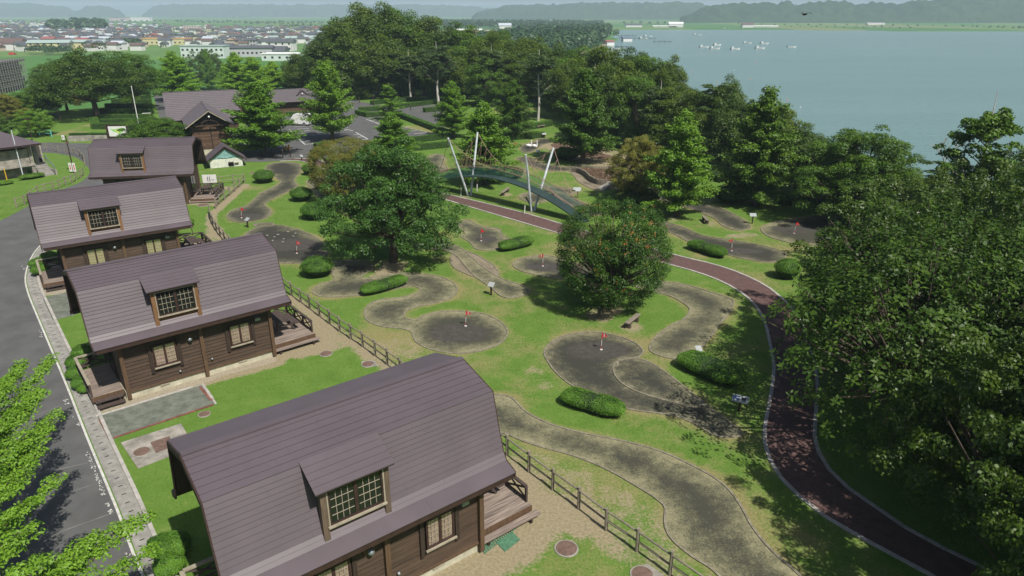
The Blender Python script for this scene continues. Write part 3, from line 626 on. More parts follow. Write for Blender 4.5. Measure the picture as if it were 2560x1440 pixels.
    window(-1.56,.06,3.80,4.88,-2.36,D,(4,4),None,fr='trim',br='sill_white') if False else None
    W=window(-1.53,.03,3.80,4.86,-2.37,t,(4,4),None,fr='dark_brown')
    fb=MB()
    for a in ((-1.62,-1.58,3.72,4.95),(.08,.12,3.72,4.95),(-1.58,.08,4.91,4.95)): fb.box(a[0],a[1],-2.46,-2.36,a[2],a[3])
    fb.build('casing','trim',W)
    dr=MB().raw([(x,y,z+s) for s in (-.05,0) for x,y,z in ((-1.97,-1.66,5.60),(.38,-1.66,5.60),(.38,-2.66,5.10),(-1.97,-2.66,5.10))],[(0,1,2,3),(7,6,5,4),(0,4,5,1),(1,5,6,2),(2,6,7,3),(3,7,4,0)]).build('dormer_roof','siding_dark',t)
    for i in range(5):
        s=lambda q:(-1.66-1.0*q,5.60-.50*q); y0,z0=s(i/5); y1,z1=s((i+1)/5+.015)
        MB().raw([(-1.98,y0,z0+.004),(.39,y0,z0+.004),(.39,y1,z1+.03),(-1.98,y1,z1+.03),(-1.98,y1,z1),(.39,y1,z1)],[(3,2,1,0),(4,5,2,3)]).build('roof_panel','roof',dr)
    # decks
    def deck(x0,x1,y0,y1,side):
        dk=MB()
        for x in (x0+.1,x1-.1): dk.box(x-.06,x+.06,y0+.05,y1-.05,.18,.40)
        for x in (x0+.12,(x0+x1)/2,x1-.12):
            for y in (y0+.1,y1-.1): dk.box(x-.06,x+.06,y-.06,y+.06,-.15,.2)
        K=dk.build('deck','siding_dark',t); n=int((y1-y0)/.14)
        for i in range(n):
            y=y0+i*.14; MB().box(x0,x1,y,y+.128,.405,.45+R.uniform(-.003,.003)).build('deck_board','deck',K)
        MB().box(x0,x1,y0-.03,y0,.2,.44).build('rim_board','post_wood',K)
        stp=((-.36,.24),) if side>0 else ((-.30,.28),(-.62,.13))
        for dy,z in stp:
            s=MB().box(x0+(.0 if side>0 else .1),x1+(.15 if side>0 else -.1),y0+dy,y0+dy+.28,z-.05,z); 
            s.build('step','deck' if side>0 else 'table_wood',K)
            for x in (x0+.25,x1-.25): MB().box(x-.05,x+.05,y0+dy+.04,y0+dy+.24,-.1,z-.052).build('step_support','siding_dark',K)
        xr=x1-.05 if side>0 else x0+.05
        def rail(a,b):
            a=Vector(a); b=Vector(b); n=max(1,round((b-a).length/1.0)); rb=MB(); 
            rb.bar(a+Vector((0,0,1.12)),b+Vector((0,0,1.12)),.13,.06); K2=rb.build('railing','table_wood' if side>0 else 'trim',t)
            for i in range(n+1):
                p=a+(b-a)*i/n; MB().bar(p+Vector((0,0,.3)),p+Vector((0,0,1.09)),.08).build('post','table_wood',K2)
            MB().bar(a+Vector((0,0,.55)),b+Vector((0,0,.55)),.05,.07).build('lower_rail','table_wood',K2)
            for i in range(n):
                p=a+(b-a)*i/n; q=a+(b-a)*(i+1)/n; MB().bar(p+Vector((0,0,.58)),q+Vector((0,0,1.08)),.035,.07).build('cross_brace','table_wood',K2); MB().bar(p+Vector((0,0,1.08)),q+Vector((0,0,.58)),.035,.07).build('cross_brace','table_wood',K2)
        if side>0: rail((xr,y0+.25,0),(xr,y1,0)); rail((xr-.05,y1,0),(x0+.05,y1,0))
        else: rail((xr,y0+.05,0),(xr,y1,0)); rail((xr+.05,y1,0),(x1-.05,y1,0))
    deck(3.62,6.0,-2.0,1.7,1); deck(-4.98,-3.62,-2.0,1.5,-1)
    return t
CAB=[((-5.26,18.347,.05),.66),((-16.804,32.6,.05),.69),((-27.988,47.07,-.02),.633),((-34.818,66.593,-.10),.169)]
c0=cabin('nearest brown cabin, its whole metal roof filling the lower middle, weathered grey dormer',*CAB[0],wood='dormer_grey',curt='curtain')
c1=copy_tree(c0); c1.location,c1.rotation_euler=CAB[1][0],(0,0,CAB[1][1]); c1['label']='second cabin from the camera, orange-brown dormer and pink curtains, picnic deck by the fence'
def reskin(o,mp):
    for ch in o.children_recursive:
        if ch.type=='MESH' and ch.data.materials and ch.data.materials[0].name in mp:
            k=(ch.data.name,mp[ch.data.materials[0].name])
            if k not in SK: me=ch.data.copy(); me.materials[0]=M[mp[ch.data.materials[0].name]]; SK[k]=me
            ch.data=SK[k]
SK={}; reskin(c1,{'dormer_grey':'dormer_wood'})
c2=copy_tree(c1); c2.location,c2.rotation_euler=CAB[2][0],(0,0,CAB[2][1]); c2['label']='third cabin along the row, yellow curtains, standing where the road bends'
reskin(c2,{'curtain':'curtain_yellow'})
c3=copy_tree(c2); c3.location,c3.rotation_euler=CAB[3][0],(0,0,CAB[3][1]); c3['label']='farthest of the brown cabins, half hidden behind the third one, sign board beside its deck'
def picnic():
    t=thing('picnic_table','','picnic table',group='picnic tables on the cabin decks')
    for i in range(5): MB().box(-.38+i*.154,-.38+i*.154+.145,-.85,.85,.68,.72).build('top_board','table_wood',t)
    for s in (-1,1):
        MB().box(s*.72-.14,s*.72+.14,-.85,.85,.40,.44).build('bench','table_wood',t)
        MB().bar((-.72,s*.6,.36),(.72,s*.6,.36),.05,.09).build('cross_beam','table_wood',t)
        for q in (-1,1): MB().bar((q*.62,s*.6,0),(q*.25,s*.6,.66),.06,.09).build('leg','table_wood',t)
    return t
pt=picnic()
for i,(p,a) in enumerate(CAB):
    o=pt if i==0 else copy_tree(pt); c,s=math.cos(a),math.sin(a); lx,ly=((4.75,-.1),(4.75,-.15),(4.8,0),(4.75,.1))[i]; o.location=(p[0]+lx*c-ly*s,p[1]+lx*s+ly*c,p[2]+.455); o.rotation_euler=(0,0,a)
    o['label']=['dark picnic table mostly hidden under the eave of the nearest cabin','dark picnic table on the second cabin deck, in full sun by the cross-braced railing','dark picnic table on the third cabin deck, above the second cabin ridge','dark picnic table on the farthest cabin deck beside the white sign board'][i]
# ------------------------------------------------------------ fences
def fence(posts,label,h=.98,z=0,rails=(.42,.82),rad=.065):
    P=GP(posts,z); x0,y0=P[0]; t=thing('post_and_rail_fence',label,'fence',(x0,y0,z))
    pm=MB().tube([(0,0,-.2),(0,0,h)],[rad,rad*.95],8).mesh('post','fence_wood')
    for i,(x,y) in enumerate(P):
        inst('post',pm,t,(x-x0,y-y0,R.uniform(-.02,.02)),(R.uniform(-.03,.03),R.uniform(-.03,.03),R.random()*6))
    for i in range(len(P)-1):
        a=Vector((P[i][0]-x0,P[i][1]-y0,0)); b=Vector((P[i+1][0]-x0,P[i+1][1]-y0,0)); u=(b-a).normalized()*.05
        for r_ in rails: MB().tube([a+u+Vector((0,0,r_)),b-u+Vector((0,0,r_+R.uniform(-.02,.02)))],.038,6).build('rail','fence_wood',t)
fence([(700,715),(729,739),(752,756),(774,772),(799,791),(824,810),(849,829),(877,848),(907,867),(938,890),(968,912),(1000,936),(1036,963),(1075,992),(1118,1024),(1165,1060),(1215,1098),(1268,1138),(1322,1180),(1381,1224),(1446,1272),(1515,1325),(1592,1378),(1674,1437),(1765,1502)],'long weathered post-and-rail fence running from the second cabin to the lower right')
fence([(525,535),(527,548),(533,562),(542,578),(551,590),(562,603),(575,616),(592,631),(612,648),(634,666),(656,683)],'curved stretch of weathered fence behind the third cabin deck')
fence([(612,457),(600,468),(588,479),(575,490),(562,501),(550,511),(540,522)],'short slanting fence between the farthest cabin and the green')
fence([(611,455),(585,458),(549,461),(515,464),(485,466)],'straight fence behind the white sign board at the farthest cabin')
fence([(210,439),(203,445),(192,451),(181,459),(166,464),(150,471),(134,476),(114,481),(96,487),(80,500),(63,513),(42,520)],'fence along the near edge of the lawn across the road, left of the third cabin')
fence([(60,377),(90,376),(118,377),(134,379),(148,382),(164,384),(175,386),(185,388),(200,393),(208,400),(213,408),(214,418)],'fence curving round the far edge of the pavilion lawn')
# ------------------------------------------------------------ trees
def basis(Nv):
    Nv=Nv/np.linalg.norm(Nv,axis=1,keepdims=True); r=NR.normal(size=Nv.shape); a=np.cross(Nv,r); a/=np.linalg.norm(a,axis=1,keepdims=True); return Nv,a,np.cross(Nv,a)
def leafmesh(name,P,Nv,S,mat,tone,shape='diamond',mat2=None,m2=None):
    n=len(P); Nv,a,b=basis(Nv); S=S[:,None]
    if shape=='tri': V=np.stack([P-a*S*.6-b*S*.4,P+a*S*.6-b*S*.4,P+b*S*.75],1); k=3
    elif shape=='fold':  # two facets folded on the midrib: eight corners
        up=Nv*S*.22; V=np.stack([P-b*S,P+a*S*.52+up,P+b*S,P-a*S*.52+up],1); V=np.stack([V[:,0],V[:,1],V[:,2],V[:,3]],1); k=4
    else: V=np.stack([P-b*S*.8,P+a*S*.5,P+b*S*.8,P-a*S*.5],1); k=4
    me=bpy.data.meshes.new(name)
    if shape=='fold':
        q=np.arange(n*4).reshape(n,4); q=np.concatenate([q[:,[0,1,2]],q[:,[0,2,3]]]); fastmesh(me,V.reshape(-1,3),q); 
        if m2 is not None: me.materials.append(M[mat]); me.materials.append(M[mat2]); me.polygons.foreach_set('material_index',np.r_[m2,m2].astype(np.int32))
        else: me.materials.append(M[mat])
    else:
        q=np.arange(n*k).reshape(n,k); fastmesh(me,V.reshape(-1,3),q); me.materials.append(M[mat])
        if m2 is not None: me.materials.append(M[mat2]); me.polygons.foreach_set('material_index',m2.astype(np.int32))
    me.attributes.new('tone','FLOAT','POINT').data.foreach_set('value',np.repeat(tone,4 if shape=='fold' else k).astype(np.float32))
    return me
def clumps(C,rad,n,flat=.6,up=.5,jit=.55,size=.15,hemi=.25):
    """leaves round each clump centre; rad per clump"""
    K=len(C); idx=NR.integers(0,K,n) if np.isscalar(rad) else NR.choice(K,n,p=(rad**2)/(rad**2).sum())
    d=NR.normal(size=(n,3)); d/=np.linalg.norm(d,axis=1,keepdims=True); d[:,2]=np.where(d[:,2]<-hemi,-d[:,2],d[:,2])
    r=(rad if np.isscalar(rad) else rad[idx][:,None])*(NR.uniform(.55,1.05,(n,1)))
    P=C[idx]+d*r*np.array([1,1,flat]); Nv=d+np.array([0,0,up])+NR.normal(size=(n,3))*jit
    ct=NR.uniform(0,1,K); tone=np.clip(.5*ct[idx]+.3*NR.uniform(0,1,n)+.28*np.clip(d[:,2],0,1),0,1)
    return P,Nv,size*NR.uniform(.65,1.25,n),tone
def limbs(b,segs,r0,r1,n=5):
    for a,m,c in segs: b.tube([a,m,c],[r0,(r0+r1)/2,r1],n,False)
def proto(kind,seed):
    """unit trees are real sized: returns (crown mesh, trunk mesh, height, radius)"""
    global NR; NR=np.random.default_rng(seed); rr=random.Random(seed); T=MB(); leaf='diamond'; m2=None; mat2=None
    if kind in('ginkgo','ginkgo2','young'):
        H,Rd=(10,3.6) if kind!='young' else (7,1.5); nb={'ginkgo':96,'ginkgo2':120,'young':40}[kind]; C=[];rad=[]
        T.tube([(0,0,-.3),(.05,0,H*.3),(0,.05,H*.7),(0,0,H*.96)],[.26,.2,.11,.03] if kind!='young' else [.1,.08,.05,.02],8)
        for i in range(nb):
            t=(i+.5)/nb; h=H*(.13+.82*t); L=Rd*(1-t)**.58*(.78+.22*min(1,t/.12))*rr.uniform(.72,1.12)+.25; az=i*2.39996+rr.uniform(-.5,.5); h+=rr.uniform(-.05,.05)*H; el=math.radians(rr.uniform(4,24)+34*t); L*=rr.choice((.75,.9,1,1.08))
            d_=np.array([math.cos(az)*math.cos(el),math.sin(az)*math.cos(el),math.sin(el)]); p0=np.array([0,0,h-.2]); p1=p0+d_*L
            T.tube([tuple(p0),tuple(p0+d_*L*.5),tuple(p1)],[.05,.03,.012],4,False)
            ns=max(3,int(L/.24))
            for k in range(ns):
                s=.14+.86*(k+.6)/ns; c=p0+d_*L*s; c[2]-=.14*L*(s-.5)**2*4*.3
                C.append(c+NR.normal(size=3)*.05); rad.append((.48*(1-.55*s)+.13)*(1 if kind!='young' else .55))
                if kind!='young' and s<.85 and rr.random()<.75:
                    sd=np.array([-math.sin(az),math.cos(az),0])*rr.choice((-1,1))*L*.17*(1.3-s); C.append(c+sd); rad.append(.26)
        C=np.array(C); rad=np.array(rad); n={'ginkgo':34000,'ginkgo2':42000,'young':6500}[kind]
        P,Nv,S,tn=clumps(C,rad,n,.85,.6,.6,.125 if kind!='young' else .10,.6)
    elif kind in('broad','broad2','round'):
        H,Rd={'broad':(9,5.2),'broad2':(8,4.2),'round':(7,3.6)}[kind]; zc=H*(.51 if kind!='round' else .53); rz_=H*(.475 if kind!='round' else .47); C=[];rad=[]; K={'broad':260,'broad2':300,'round':560}[kind]
        T.tube([(0,0,-.3),(0,0,H*.18),(.1,0,H*.3)],[.34,.26,.22],9)
        for i in range(K):
            u=rr.uniform({'broad':-.55,'broad2':-.86,'round':-.88}[kind],1); az=rr.uniform(0,6.283); q=math.sqrt(max(0,1-u*u)) if kind!='round' else (1-abs(u)**2.4)**.48; k=rr.uniform(.62 if kind!='round' else .92,1.0) if rr.random()<.78 else rr.uniform(.25,.6)
            lump=1+(.12*math.sin(3*az+seed)+.10*math.sin(5*az+2*u*3))*(.3 if kind=='round' else .8); z=zc+rz_*u*k*lump; w_=1.0 if kind=='round' else (1.08-.25*u)
            c=np.array([Rd*q*k*lump*w_*math.cos(az),Rd*q*k*lump*w_*math.sin(az),z]); C.append(c); rad.append({'broad':rr.uniform(.6,1.1),'broad2':rr.uniform(.5,.85),'round':rr.uniform(.36,.56)}[kind])
            if i%6==0: T.tube([(0,0,H*.22),tuple(np.array([0,0,H*.22])*.4+c*.6+np.array([0,0,-.2])),tuple(c)],[.13,.06,.02],4,False)
        C=np.array(C); rad=np.array(rad); n={'broad':46000,'broad2':72000,'round':76000}[kind]
        P,Nv,S,tn=clumps(C,rad,n,.6 if kind!='round' else .85,.65,.55,({'broad':.115,'broad2':.092,'round':.066}[kind]),.45)
        if kind=='round':
            nb=1300; d=NR.normal(size=(nb,3)); d/=np.linalg.norm(d,axis=1,keepdims=True); idx=NR.integers(0,K,nb//6).repeat(6); idx=np.resize(idx,nb); c=C[idx]; o=c-np.array([0,0,zc]); o/=np.linalg.norm(o,axis=1,keepdims=True)
            Pb=c+(o*.8+np.array([0,0,.35]))*rad[idx][:,None]+NR.normal(size=(nb,3))*.07; P=np.r_[P,Pb]; Nv=np.r_[Nv,o+d*.4]; S=np.r_[S,np.full(nb,.05)]; tn=np.r_[tn,NR.uniform(0,1,nb)]; m2=np.r_[np.zeros(n),np.ones(nb)]; mat2='berry'
    elif kind in('wood','wood2'):
        H,Rd=(14,5.0); C=[];rad=[]; T.tube([(0,0,-.5),(.2,.1,H*.3),(.1,0,H*.7)],[.3,.22,.1],7)
        for i in range(150):
            u=rr.uniform(-.95,1); az=rr.uniform(0,6.283); q=math.sqrt(max(0,1-u*u)); k=rr.uniform(.7,1.02)
            lump=1+.09*math.sin(3*az+seed)+.08*math.sin(4*az+5*u); C.append([Rd*q*k*lump*math.cos(az),Rd*q*k*lump*math.sin(az),H*.53+H*.47*u*k*lump]); rad.append(rr.uniform(1.0,1.7))
            if i%14==0: T.tube([(0,0,H*.3),tuple(C[-1])],[.1,.03],4,False)
        C=np.array(C); rad=np.array(rad); P,Nv,S,tn=clumps(C,rad,33000,.85 if kind=='wood' else .7,.6,.55,.19,.45)
    elif kind=='birch':
        H,Rd=(14,3.8); C=[];rad=[]; T.tube([(0,0,-.3),(.15,0,H*.25),(-.1,.1,H*.55),(.1,0,H*.95)],[.19,.15,.1,.02],8)
        for i in range(34):
            t=rr.uniform(.38,.98); az=i*2.4; L=Rd*(1.15-t)*rr.uniform(.8,1.4)+.5; el=math.radians(rr.uniform(25,55)); d_=np.array([math.cos(az)*math.cos(el),math.sin(az)*math.cos(el),math.sin(el)]); p0=np.array([0,0,H*t*.82]); p1=p0+d_*L
            T.tube([tuple(p0),tuple((p0+p1)/2+np.array([0,0,-.12])),tuple(p1)],[.055,.035,.012],4,False)
            for k in range(5): s=rr.uniform(.35,1.05); C.append(p0+d_*L*s+NR.normal(size=3)*.3); rad.append(rr.uniform(.3,.62))
        C=np.array(C); rad=np.array(rad); P,Nv,S,tn=clumps(C,rad,14000,.75,.5,.7,.14)
    elif kind=='sparse':
        H,Rd=(9,4.2); C=[];rad=[]; T.tube([(0,0,-.5),(.3,0,H*.4),(.1,.2,H*.8)],[.2,.14,.06],7)
        for i in range(16):
            t=rr.uniform(.35,.9); az=i*2.4; L=Rd*(1.2-t)*rr.uniform(.7,1.3); p0=np.array([.2,0,H*t*.9]); d_=np.array([math.cos(az),math.sin(az),.28]); p1=p0+d_*L
            T.tube([tuple(p0),tuple(p0+d_*L*.5+np.array([0,0,.15])),tuple(p1)],[.06,.04,.015],4,False)
            for k in range(4): s=rr.uniform(.5,1.05); C.append(p0+d_*L*s+NR.normal(size=3)*np.array([.3,.3,.08])); rad.append(rr.uniform(.35,.7))
        C=np.array(C); rad=np.array(rad); P,Nv,S,tn=clumps(C,rad,6500,.28,1,.4,.13)
    elif kind=='bigleaf':
        H,Rd=(9,5.2); C=[]; T.tube([(0,0,-.3),(.1,0,H*.3),(-.2,.1,H*.62)],[.3,.24,.12],9); K=1000; No=[]
        for i in range(K):
            u=rr.uniform(-.55,1); az=rr.uniform(0,6.283); q=math.sqrt(max(0,1-u*u)); k=rr.uniform(.85,1.03) if i%4 else rr.uniform(.4,.8); lump=1+.17*math.sin(3*az+seed)+.15*math.sin(5*az+6*u)
            c=np.array([Rd*q*k*lump*math.cos(az),Rd*q*k*lump*math.sin(az),H*.55+H*.45*u*k*lump]); C.append(c); No.append([q*math.cos(az),q*math.sin(az),u+.9])
            if i%9==0: T.tube([(0,0,H*.3),tuple(c*.55+np.array([0,0,H*.12])),tuple(c+np.array([0,0,-.15]))],[.09,.045,.014],4,False)
            elif i%4==0: T.tube([tuple(c*.7+np.array([0,0,H*.1])),tuple(c)],[.025,.012],3,False)
        C=np.array(C); No=np.array(No); No/=np.linalg.norm(No,axis=1,keepdims=True); per=12; n=K*per; idx=np.repeat(np.arange(K),per); a=np.tile(np.arange(per)*2.39996,K); N0=No[idx]
        r=NR.normal(size=(n,3)); t1=np.cross(N0,np.array([.1,.2,1.])); t1/=np.linalg.norm(t1,axis=1,keepdims=True)+1e-9; t2=np.cross(N0,t1); di=t1*np.cos(a)[:,None]+t2*np.sin(a)[:,None]; lev=np.tile(np.arange(per)/per,K)[:,None]
        L=NR.uniform(.07,.135,n); base=C[idx]-N0*lev*.30; P=base+di*(.10+.12*lev)+N0*.04; ax=di*.93+N0*(.28-.75*lev)+r*.22; ax/=np.linalg.norm(ax,axis=1,keepdims=True); nn=N0*1.0-di*(.12)+r*.30; nn-=ax*(nn*ax).sum(1,keepdims=True); nn/=np.linalg.norm(nn,axis=1,keepdims=True); sd=np.cross(ax,nn)
        Lc=L[:,None]; V=np.stack([P-ax*Lc,P-ax*Lc*.1+sd*Lc*.48+nn*Lc*.12,P+ax*Lc*.95,P-ax*Lc*.1-sd*Lc*.48+nn*Lc*.12],1)
        # fill of small leaves inside, crown shade put into their darker tone
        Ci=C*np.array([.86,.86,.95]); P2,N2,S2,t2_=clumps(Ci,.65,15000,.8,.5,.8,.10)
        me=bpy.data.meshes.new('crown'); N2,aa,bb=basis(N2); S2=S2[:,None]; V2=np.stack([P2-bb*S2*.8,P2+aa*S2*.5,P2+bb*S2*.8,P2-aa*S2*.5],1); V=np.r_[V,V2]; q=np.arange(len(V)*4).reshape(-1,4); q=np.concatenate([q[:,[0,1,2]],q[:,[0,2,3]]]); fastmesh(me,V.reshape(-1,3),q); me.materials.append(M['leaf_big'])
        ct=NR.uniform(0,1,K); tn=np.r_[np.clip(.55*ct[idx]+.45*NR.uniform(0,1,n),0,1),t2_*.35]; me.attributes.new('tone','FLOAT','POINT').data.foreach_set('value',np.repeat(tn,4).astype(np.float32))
        return me,T.mesh('trunk','bark'),H,Rd
    elif kind=='cherry':
        H,Rd=(8,5.0); C=[];rad=[]; T.tube([(0,0,-.3),(.1,0,H*.25),(-.2,.1,H*.5)],[.28,.22,.12],9)
        for i in range(300):
            u=rr.uniform(-.6,1); az=rr.uniform(0,6.283); q=math.sqrt(max(0,1-u*u)); k=rr.uniform(.78,1.03); lump=1+.17*math.sin(3*az+seed)+.15*math.sin(5*az+5*u)
            c=np.array([Rd*q*k*lump*math.cos(az),Rd*q*k*lump*math.sin(az),H*.55+H*.43*u*k*lump]); C.append(c); rad.append(rr.uniform(.32,.6))
            if i%8==0: T.tube([(0,0,H*.22),tuple(c*.6),tuple(c)],[.1,.05,.015],4,False)
        C=np.array(C); rad=np.array(rad); P,Nv,S,tn=clumps(C,rad,62000,.7,.5,.7,.085,.5)
    col={'ginkgo':'leaf_ginkgo','ginkgo2':'leaf_ginkgo','young':'leaf_ginkgo','broad':'leaf_dark','broad2':'leaf_dark','round':'leaf_round','wood':'leaf_wood','wood2':'leaf_wood','birch':'leaf_birch','sparse':'leaf_dark','cherry':'leaf_cherry'}[kind]
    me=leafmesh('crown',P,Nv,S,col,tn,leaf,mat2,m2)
    return me,T.mesh('trunk','bark_birch' if kind=='birch' else 'bark'),H,Rd
PR={}
def getp(kind,var,leafc):
    var=0 if kind=='round' else var%2
    k=(kind,var,leafc)
    if k in PR: return PR[k]
    b=(kind,var,None)
    if b not in PR: PR[b]=proto(kind,hash_(kind)+var*17)
    if leafc is None: return PR[b]
    PR[k]=PR[b]; return PR[k]
def hash_(s): return sum(ord(c)*(i+3) for i,c in enumerate(s))
def plant(kind,x,y,z,H,Rd,label,group=None,leafc=None,var=0,name='tree',cat='tree',rz=None):
    me,tr,h0,r0=getp(kind,var,leafc); t=thing(name,label,cat,(x,y,z),R.uniform(0,6.28) if rz is None else rz,group); t.scale=(Rd/r0,Rd/r0,H/h0)
    inst('trunk',tr,t); c=inst('crown',me,t)
    if leafc: c.material_slots[0].link='OBJECT'; c.material_slots[0].material=M[leafc]
    return t
def TP(kind,bx,by,ty,hw,label,leafc=None,var=0,group=None,name='tree',z=None,grow=1.0):
    """base bearing, top bearing, half width seen"""
    x,y=G(bx,by)
    if z is None: z=hz(x,y)
    if z<-.3:
        for _ in range(6): x,y=G(bx,by,z); z=hz(x,y)
    H=HT(x,y,z,ty); Rd=hw/SCALE(x,y,z+H*.5)*grow
    return plant(kind,x,y,z,H,Rd,label,group,leafc,var,name)
TP('round',1525,768,512,136,'perfectly round dense tree with orange berry clusters standing alone on the green','leaf_round',name='rowan_tree')
TP('broad2',985,655,352,152,'large wide bushy tree in the middle of the green, tallest by the red path','leaf_center',var=1,name='broadleaf_tree')
TP('round',872,500,350,92,'tree with orange-tinged crown behind the large central tree','leaf_yellow',var=1,name='rowan_tree')
TP('ginkgo2',985,425,283,82,'cone-shaped ginkgo rising directly behind the large central tree',var=0,name='ginkgo_tree')
TP('young',975,302,208,42,'slim young ginkgo with see-through crown in the car park island',name='ginkgo_tree')
TP('ginkgo2',660,388,205,112,'wide tiered ginkgo in front of the timber hall, dark trunk at the car park edge','leaf_ginkgo',var=1,name='ginkgo_tree')
TP('ginkgo',832,352,150,80,'tall green ginkgo between the white van and the car park lines','leaf_ginkgo',var=0,name='ginkgo_tree')
TP('ginkgo2',1133,345,205,62,'pointed ginkgo left of the rope bridge masts, behind the rounder one','leaf_ginkgo',var=2,name='ginkgo_tree')
TP('ginkgo2',1211,462,258,100,'full rounded ginkgo growing behind the rope bridge masts','leaf_ginkgo',var=0,name='ginkgo_tree')
TP('ginkgo',1283,348,200,66,'narrow dark ginkgo behind the two white swans','leaf_ginkgo_dark',var=1,name='ginkgo_tree')
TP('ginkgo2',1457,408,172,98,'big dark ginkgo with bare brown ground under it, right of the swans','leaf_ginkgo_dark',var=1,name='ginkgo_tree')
TP('ginkgo2',1692,541,280,108,'large ginkgo above the small wooden bench on the right-hand lawn','leaf_ginkgo',var=2,name='ginkgo_tree')
TP('broad2',1592,498,338,70,'yellowish green tree to the left of the bench-side ginkgo, above the sunken bed','leaf_yellow',var=2,name='broadleaf_tree')
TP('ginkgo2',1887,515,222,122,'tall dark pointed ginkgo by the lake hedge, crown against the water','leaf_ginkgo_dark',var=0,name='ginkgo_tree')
TP('broad2',2120,556,318,135,'broad bright green tree at the lake edge right of the dark pointed ginkgo','leaf_ginkgo_dark',var=3,name='broadleaf_tree')
TP('birch',2003,512,338,62,'thin olive tree between the dark ginkgo and the broad lakeside tree',name='birch_tree')
plant('sparse',39.8,62,hz(39.8,62),5.4,4.0,'sparse flat-tiered tree with water showing through, at the lake edge',None,None,0,'lakeside_tree')
TP('sparse',2225,545,330,50,'small wind-bent tree whose tip reaches over the broad lakeside tree','leaf_ginkgo_dark',var=1,name='lakeside_tree')
# pale-trunked birches in front of the wood
for i,(a,b,c,d_,lb) in enumerate([(1097,262,95,62,'tall birch with forked white trunk, in front of the dark wood behind the hedges'),(1027,249,118,50,'birch with slanting white trunk, first left of the forked one'),(1345,302,112,64,'birch with clear white trunk behind the picnic hedge'),(1229,265,105,56,'birch standing between the forked one and the narrow dark ginkgo'),(1640,382,190,72,'olive birch left of the lake gap, behind the big dark ginkgo'),(1770,402,186,76,'tall birch with clumpy top against the lake'),(1560,352,205,60,'half-hidden birch behind the big dark ginkgo'),(1705,372,215,60,'slim birch between the two olive lakeside birches'),(1870,430,240,60,'birch crown just left of the tall dark ginkgo'),(1480,322,150,58,'loose birch crown at the middle of the wood edge')]):
    TP('birch',a,b,c,d_*1.15,lb,var=i%3,name='birch_tree',group='white-trunked birches at the wood edge')
# left group
TP('broad',243,292,120,122,'huge dark spreading tree beside the stepped hedges',None,0,name='spreading_tree')
TP('broad',335,276,130,80,'dark broad tree between the huge spreading tree and the bright ginkgo','leaf_ginkgo_dark',1,name='spreading_tree')
TP('broad2',168,274,180,48,'yellowish tree at the left foot of the huge spreading tree','leaf_yellow',0,name='broadleaf_tree')
TP('broad2',150,255,150,55,'mid green tree behind the yellowish one','leaf_ginkgo_dark',1,name='broadleaf_tree')
TP('ginkgo2',447,252,130,72,'bright yellow-green rounded ginkgo left of the dark pine','leaf_bright',0,name='ginkgo_tree')
TP('broad2',522,225,124,46,'dark layered pine against the pale green building',None,2,name='pine_tree')
TP('ginkgo',529,232,122,26,'thin conical tree in front of the dark pine','leaf_ginkgo',1,name='conifer_tree')
for i,(a,b,c,d_) in enumerate([(598,236,138,42),(640,240,148,42),(688,234,160,38),(733,232,162,36),(571,234,165,26),(770,236,170,30),(806,240,168,28)]):
    TP('ginkgo' if i%2 else 'ginkgo2',a,b,c-6,d_*1.3,['bright ginkgo directly right of the thin conical tree','bright ginkgo, second of the row behind the hall roof','bright ginkgo, third of the row behind the hall roof','bright ginkgo above the hall wing roof','small bright ginkgo filling the gap near the pale building','small bright ginkgo below the dark lone pine','bright ginkgo at the right end of the row behind the wing'][i],'leaf_bright',i%3,'bright ginkgos in a row behind the hall',name='ginkgo_tree')
TP('sparse',778,225,108,45,'dark open pine standing at the left edge of the wood',None,1,name='pine_tree')
TP('broad2',92,340,272,42,'small round tree by the turquoise railing','leaf_ginkgo',0,name='broadleaf_tree')
TP('broad2',18,306,232,44,'yellow-green small tree at the left edge above the pavilion','leaf_yellow',1,name='broadleaf_tree')
TP('broad2',70,292,228,48,'low dark green tree in front of the scaffolded building','leaf_ginkgo_dark',2,name='broadleaf_tree')
TP('broad2',118,290,205,42,'dark green tree between the scaffolded building and the spreading trees','leaf_ginkgo_dark',3,name='broadleaf_tree')
TP('broad2',-8,350,285,42,'tree cut by the left edge above the pavilion roof','leaf_ginkgo_dark',0,name='broadleaf_tree')
TP('broad2',402,392,292,84,'low wide dark cherry tree in front of the hall, behind the farthest cabin roof','leaf_ginkgo_dark',1,name='cherry_tree')
# the wood behind the car park: crowns one can tell apart
WOOD=[(905,235,28,62),(955,238,27,66),(1012,234,33,62),(860,246,60,56),(1070,232,52,60),(1125,236,70,58),(1180,240,80,52),(1232,246,92,52),(1290,252,104,52),(820,250,98,44),(880,262,110,52),(945,262,100,56),(1000,258,112,50),(1060,256,108,50),(1160,262,122,48),(1290,276,140,48),(1340,270,118,50),(1395,282,122,50),(1445,296,130,52),(1410,310,160,48),(1510,314,126,64),(1565,318,136,58),(1620,330,150,52),(1660,338,156,40),(1540,345,165,55),(1500,350,180,45),(1590,365,200,50),(1670,385,222,55),(1740,400,235,50),(1820,420,250,52),(1215,282,150,40),(1120,270,135,42),(760,238,140,36),(1800,405,205,42),(1240,225,85,44),(1330,232,105,44),(1925,455,285,60),(1985,480,325,55),(2060,505,365,52),(2230,560,420,60)]
ORD='first second third fourth fifth sixth seventh eighth ninth tenth eleventh twelfth thirteenth fourteenth fifteenth sixteenth seventeenth eighteenth nineteenth twentieth'.split()
def wkey(i): a,b,c,d_=WOOD[i]; return 0 if (c<126 and i not in(15,16)) else (1 if a>1480 else 2)
WL={}
for k_ in range(3):
    for n_,i in enumerate(sorted([i for i in range(len(WOOD)) if wkey(i)==k_],key=lambda i:WOOD[i][0])): WL[i]=ORD[n_]+' from the left'
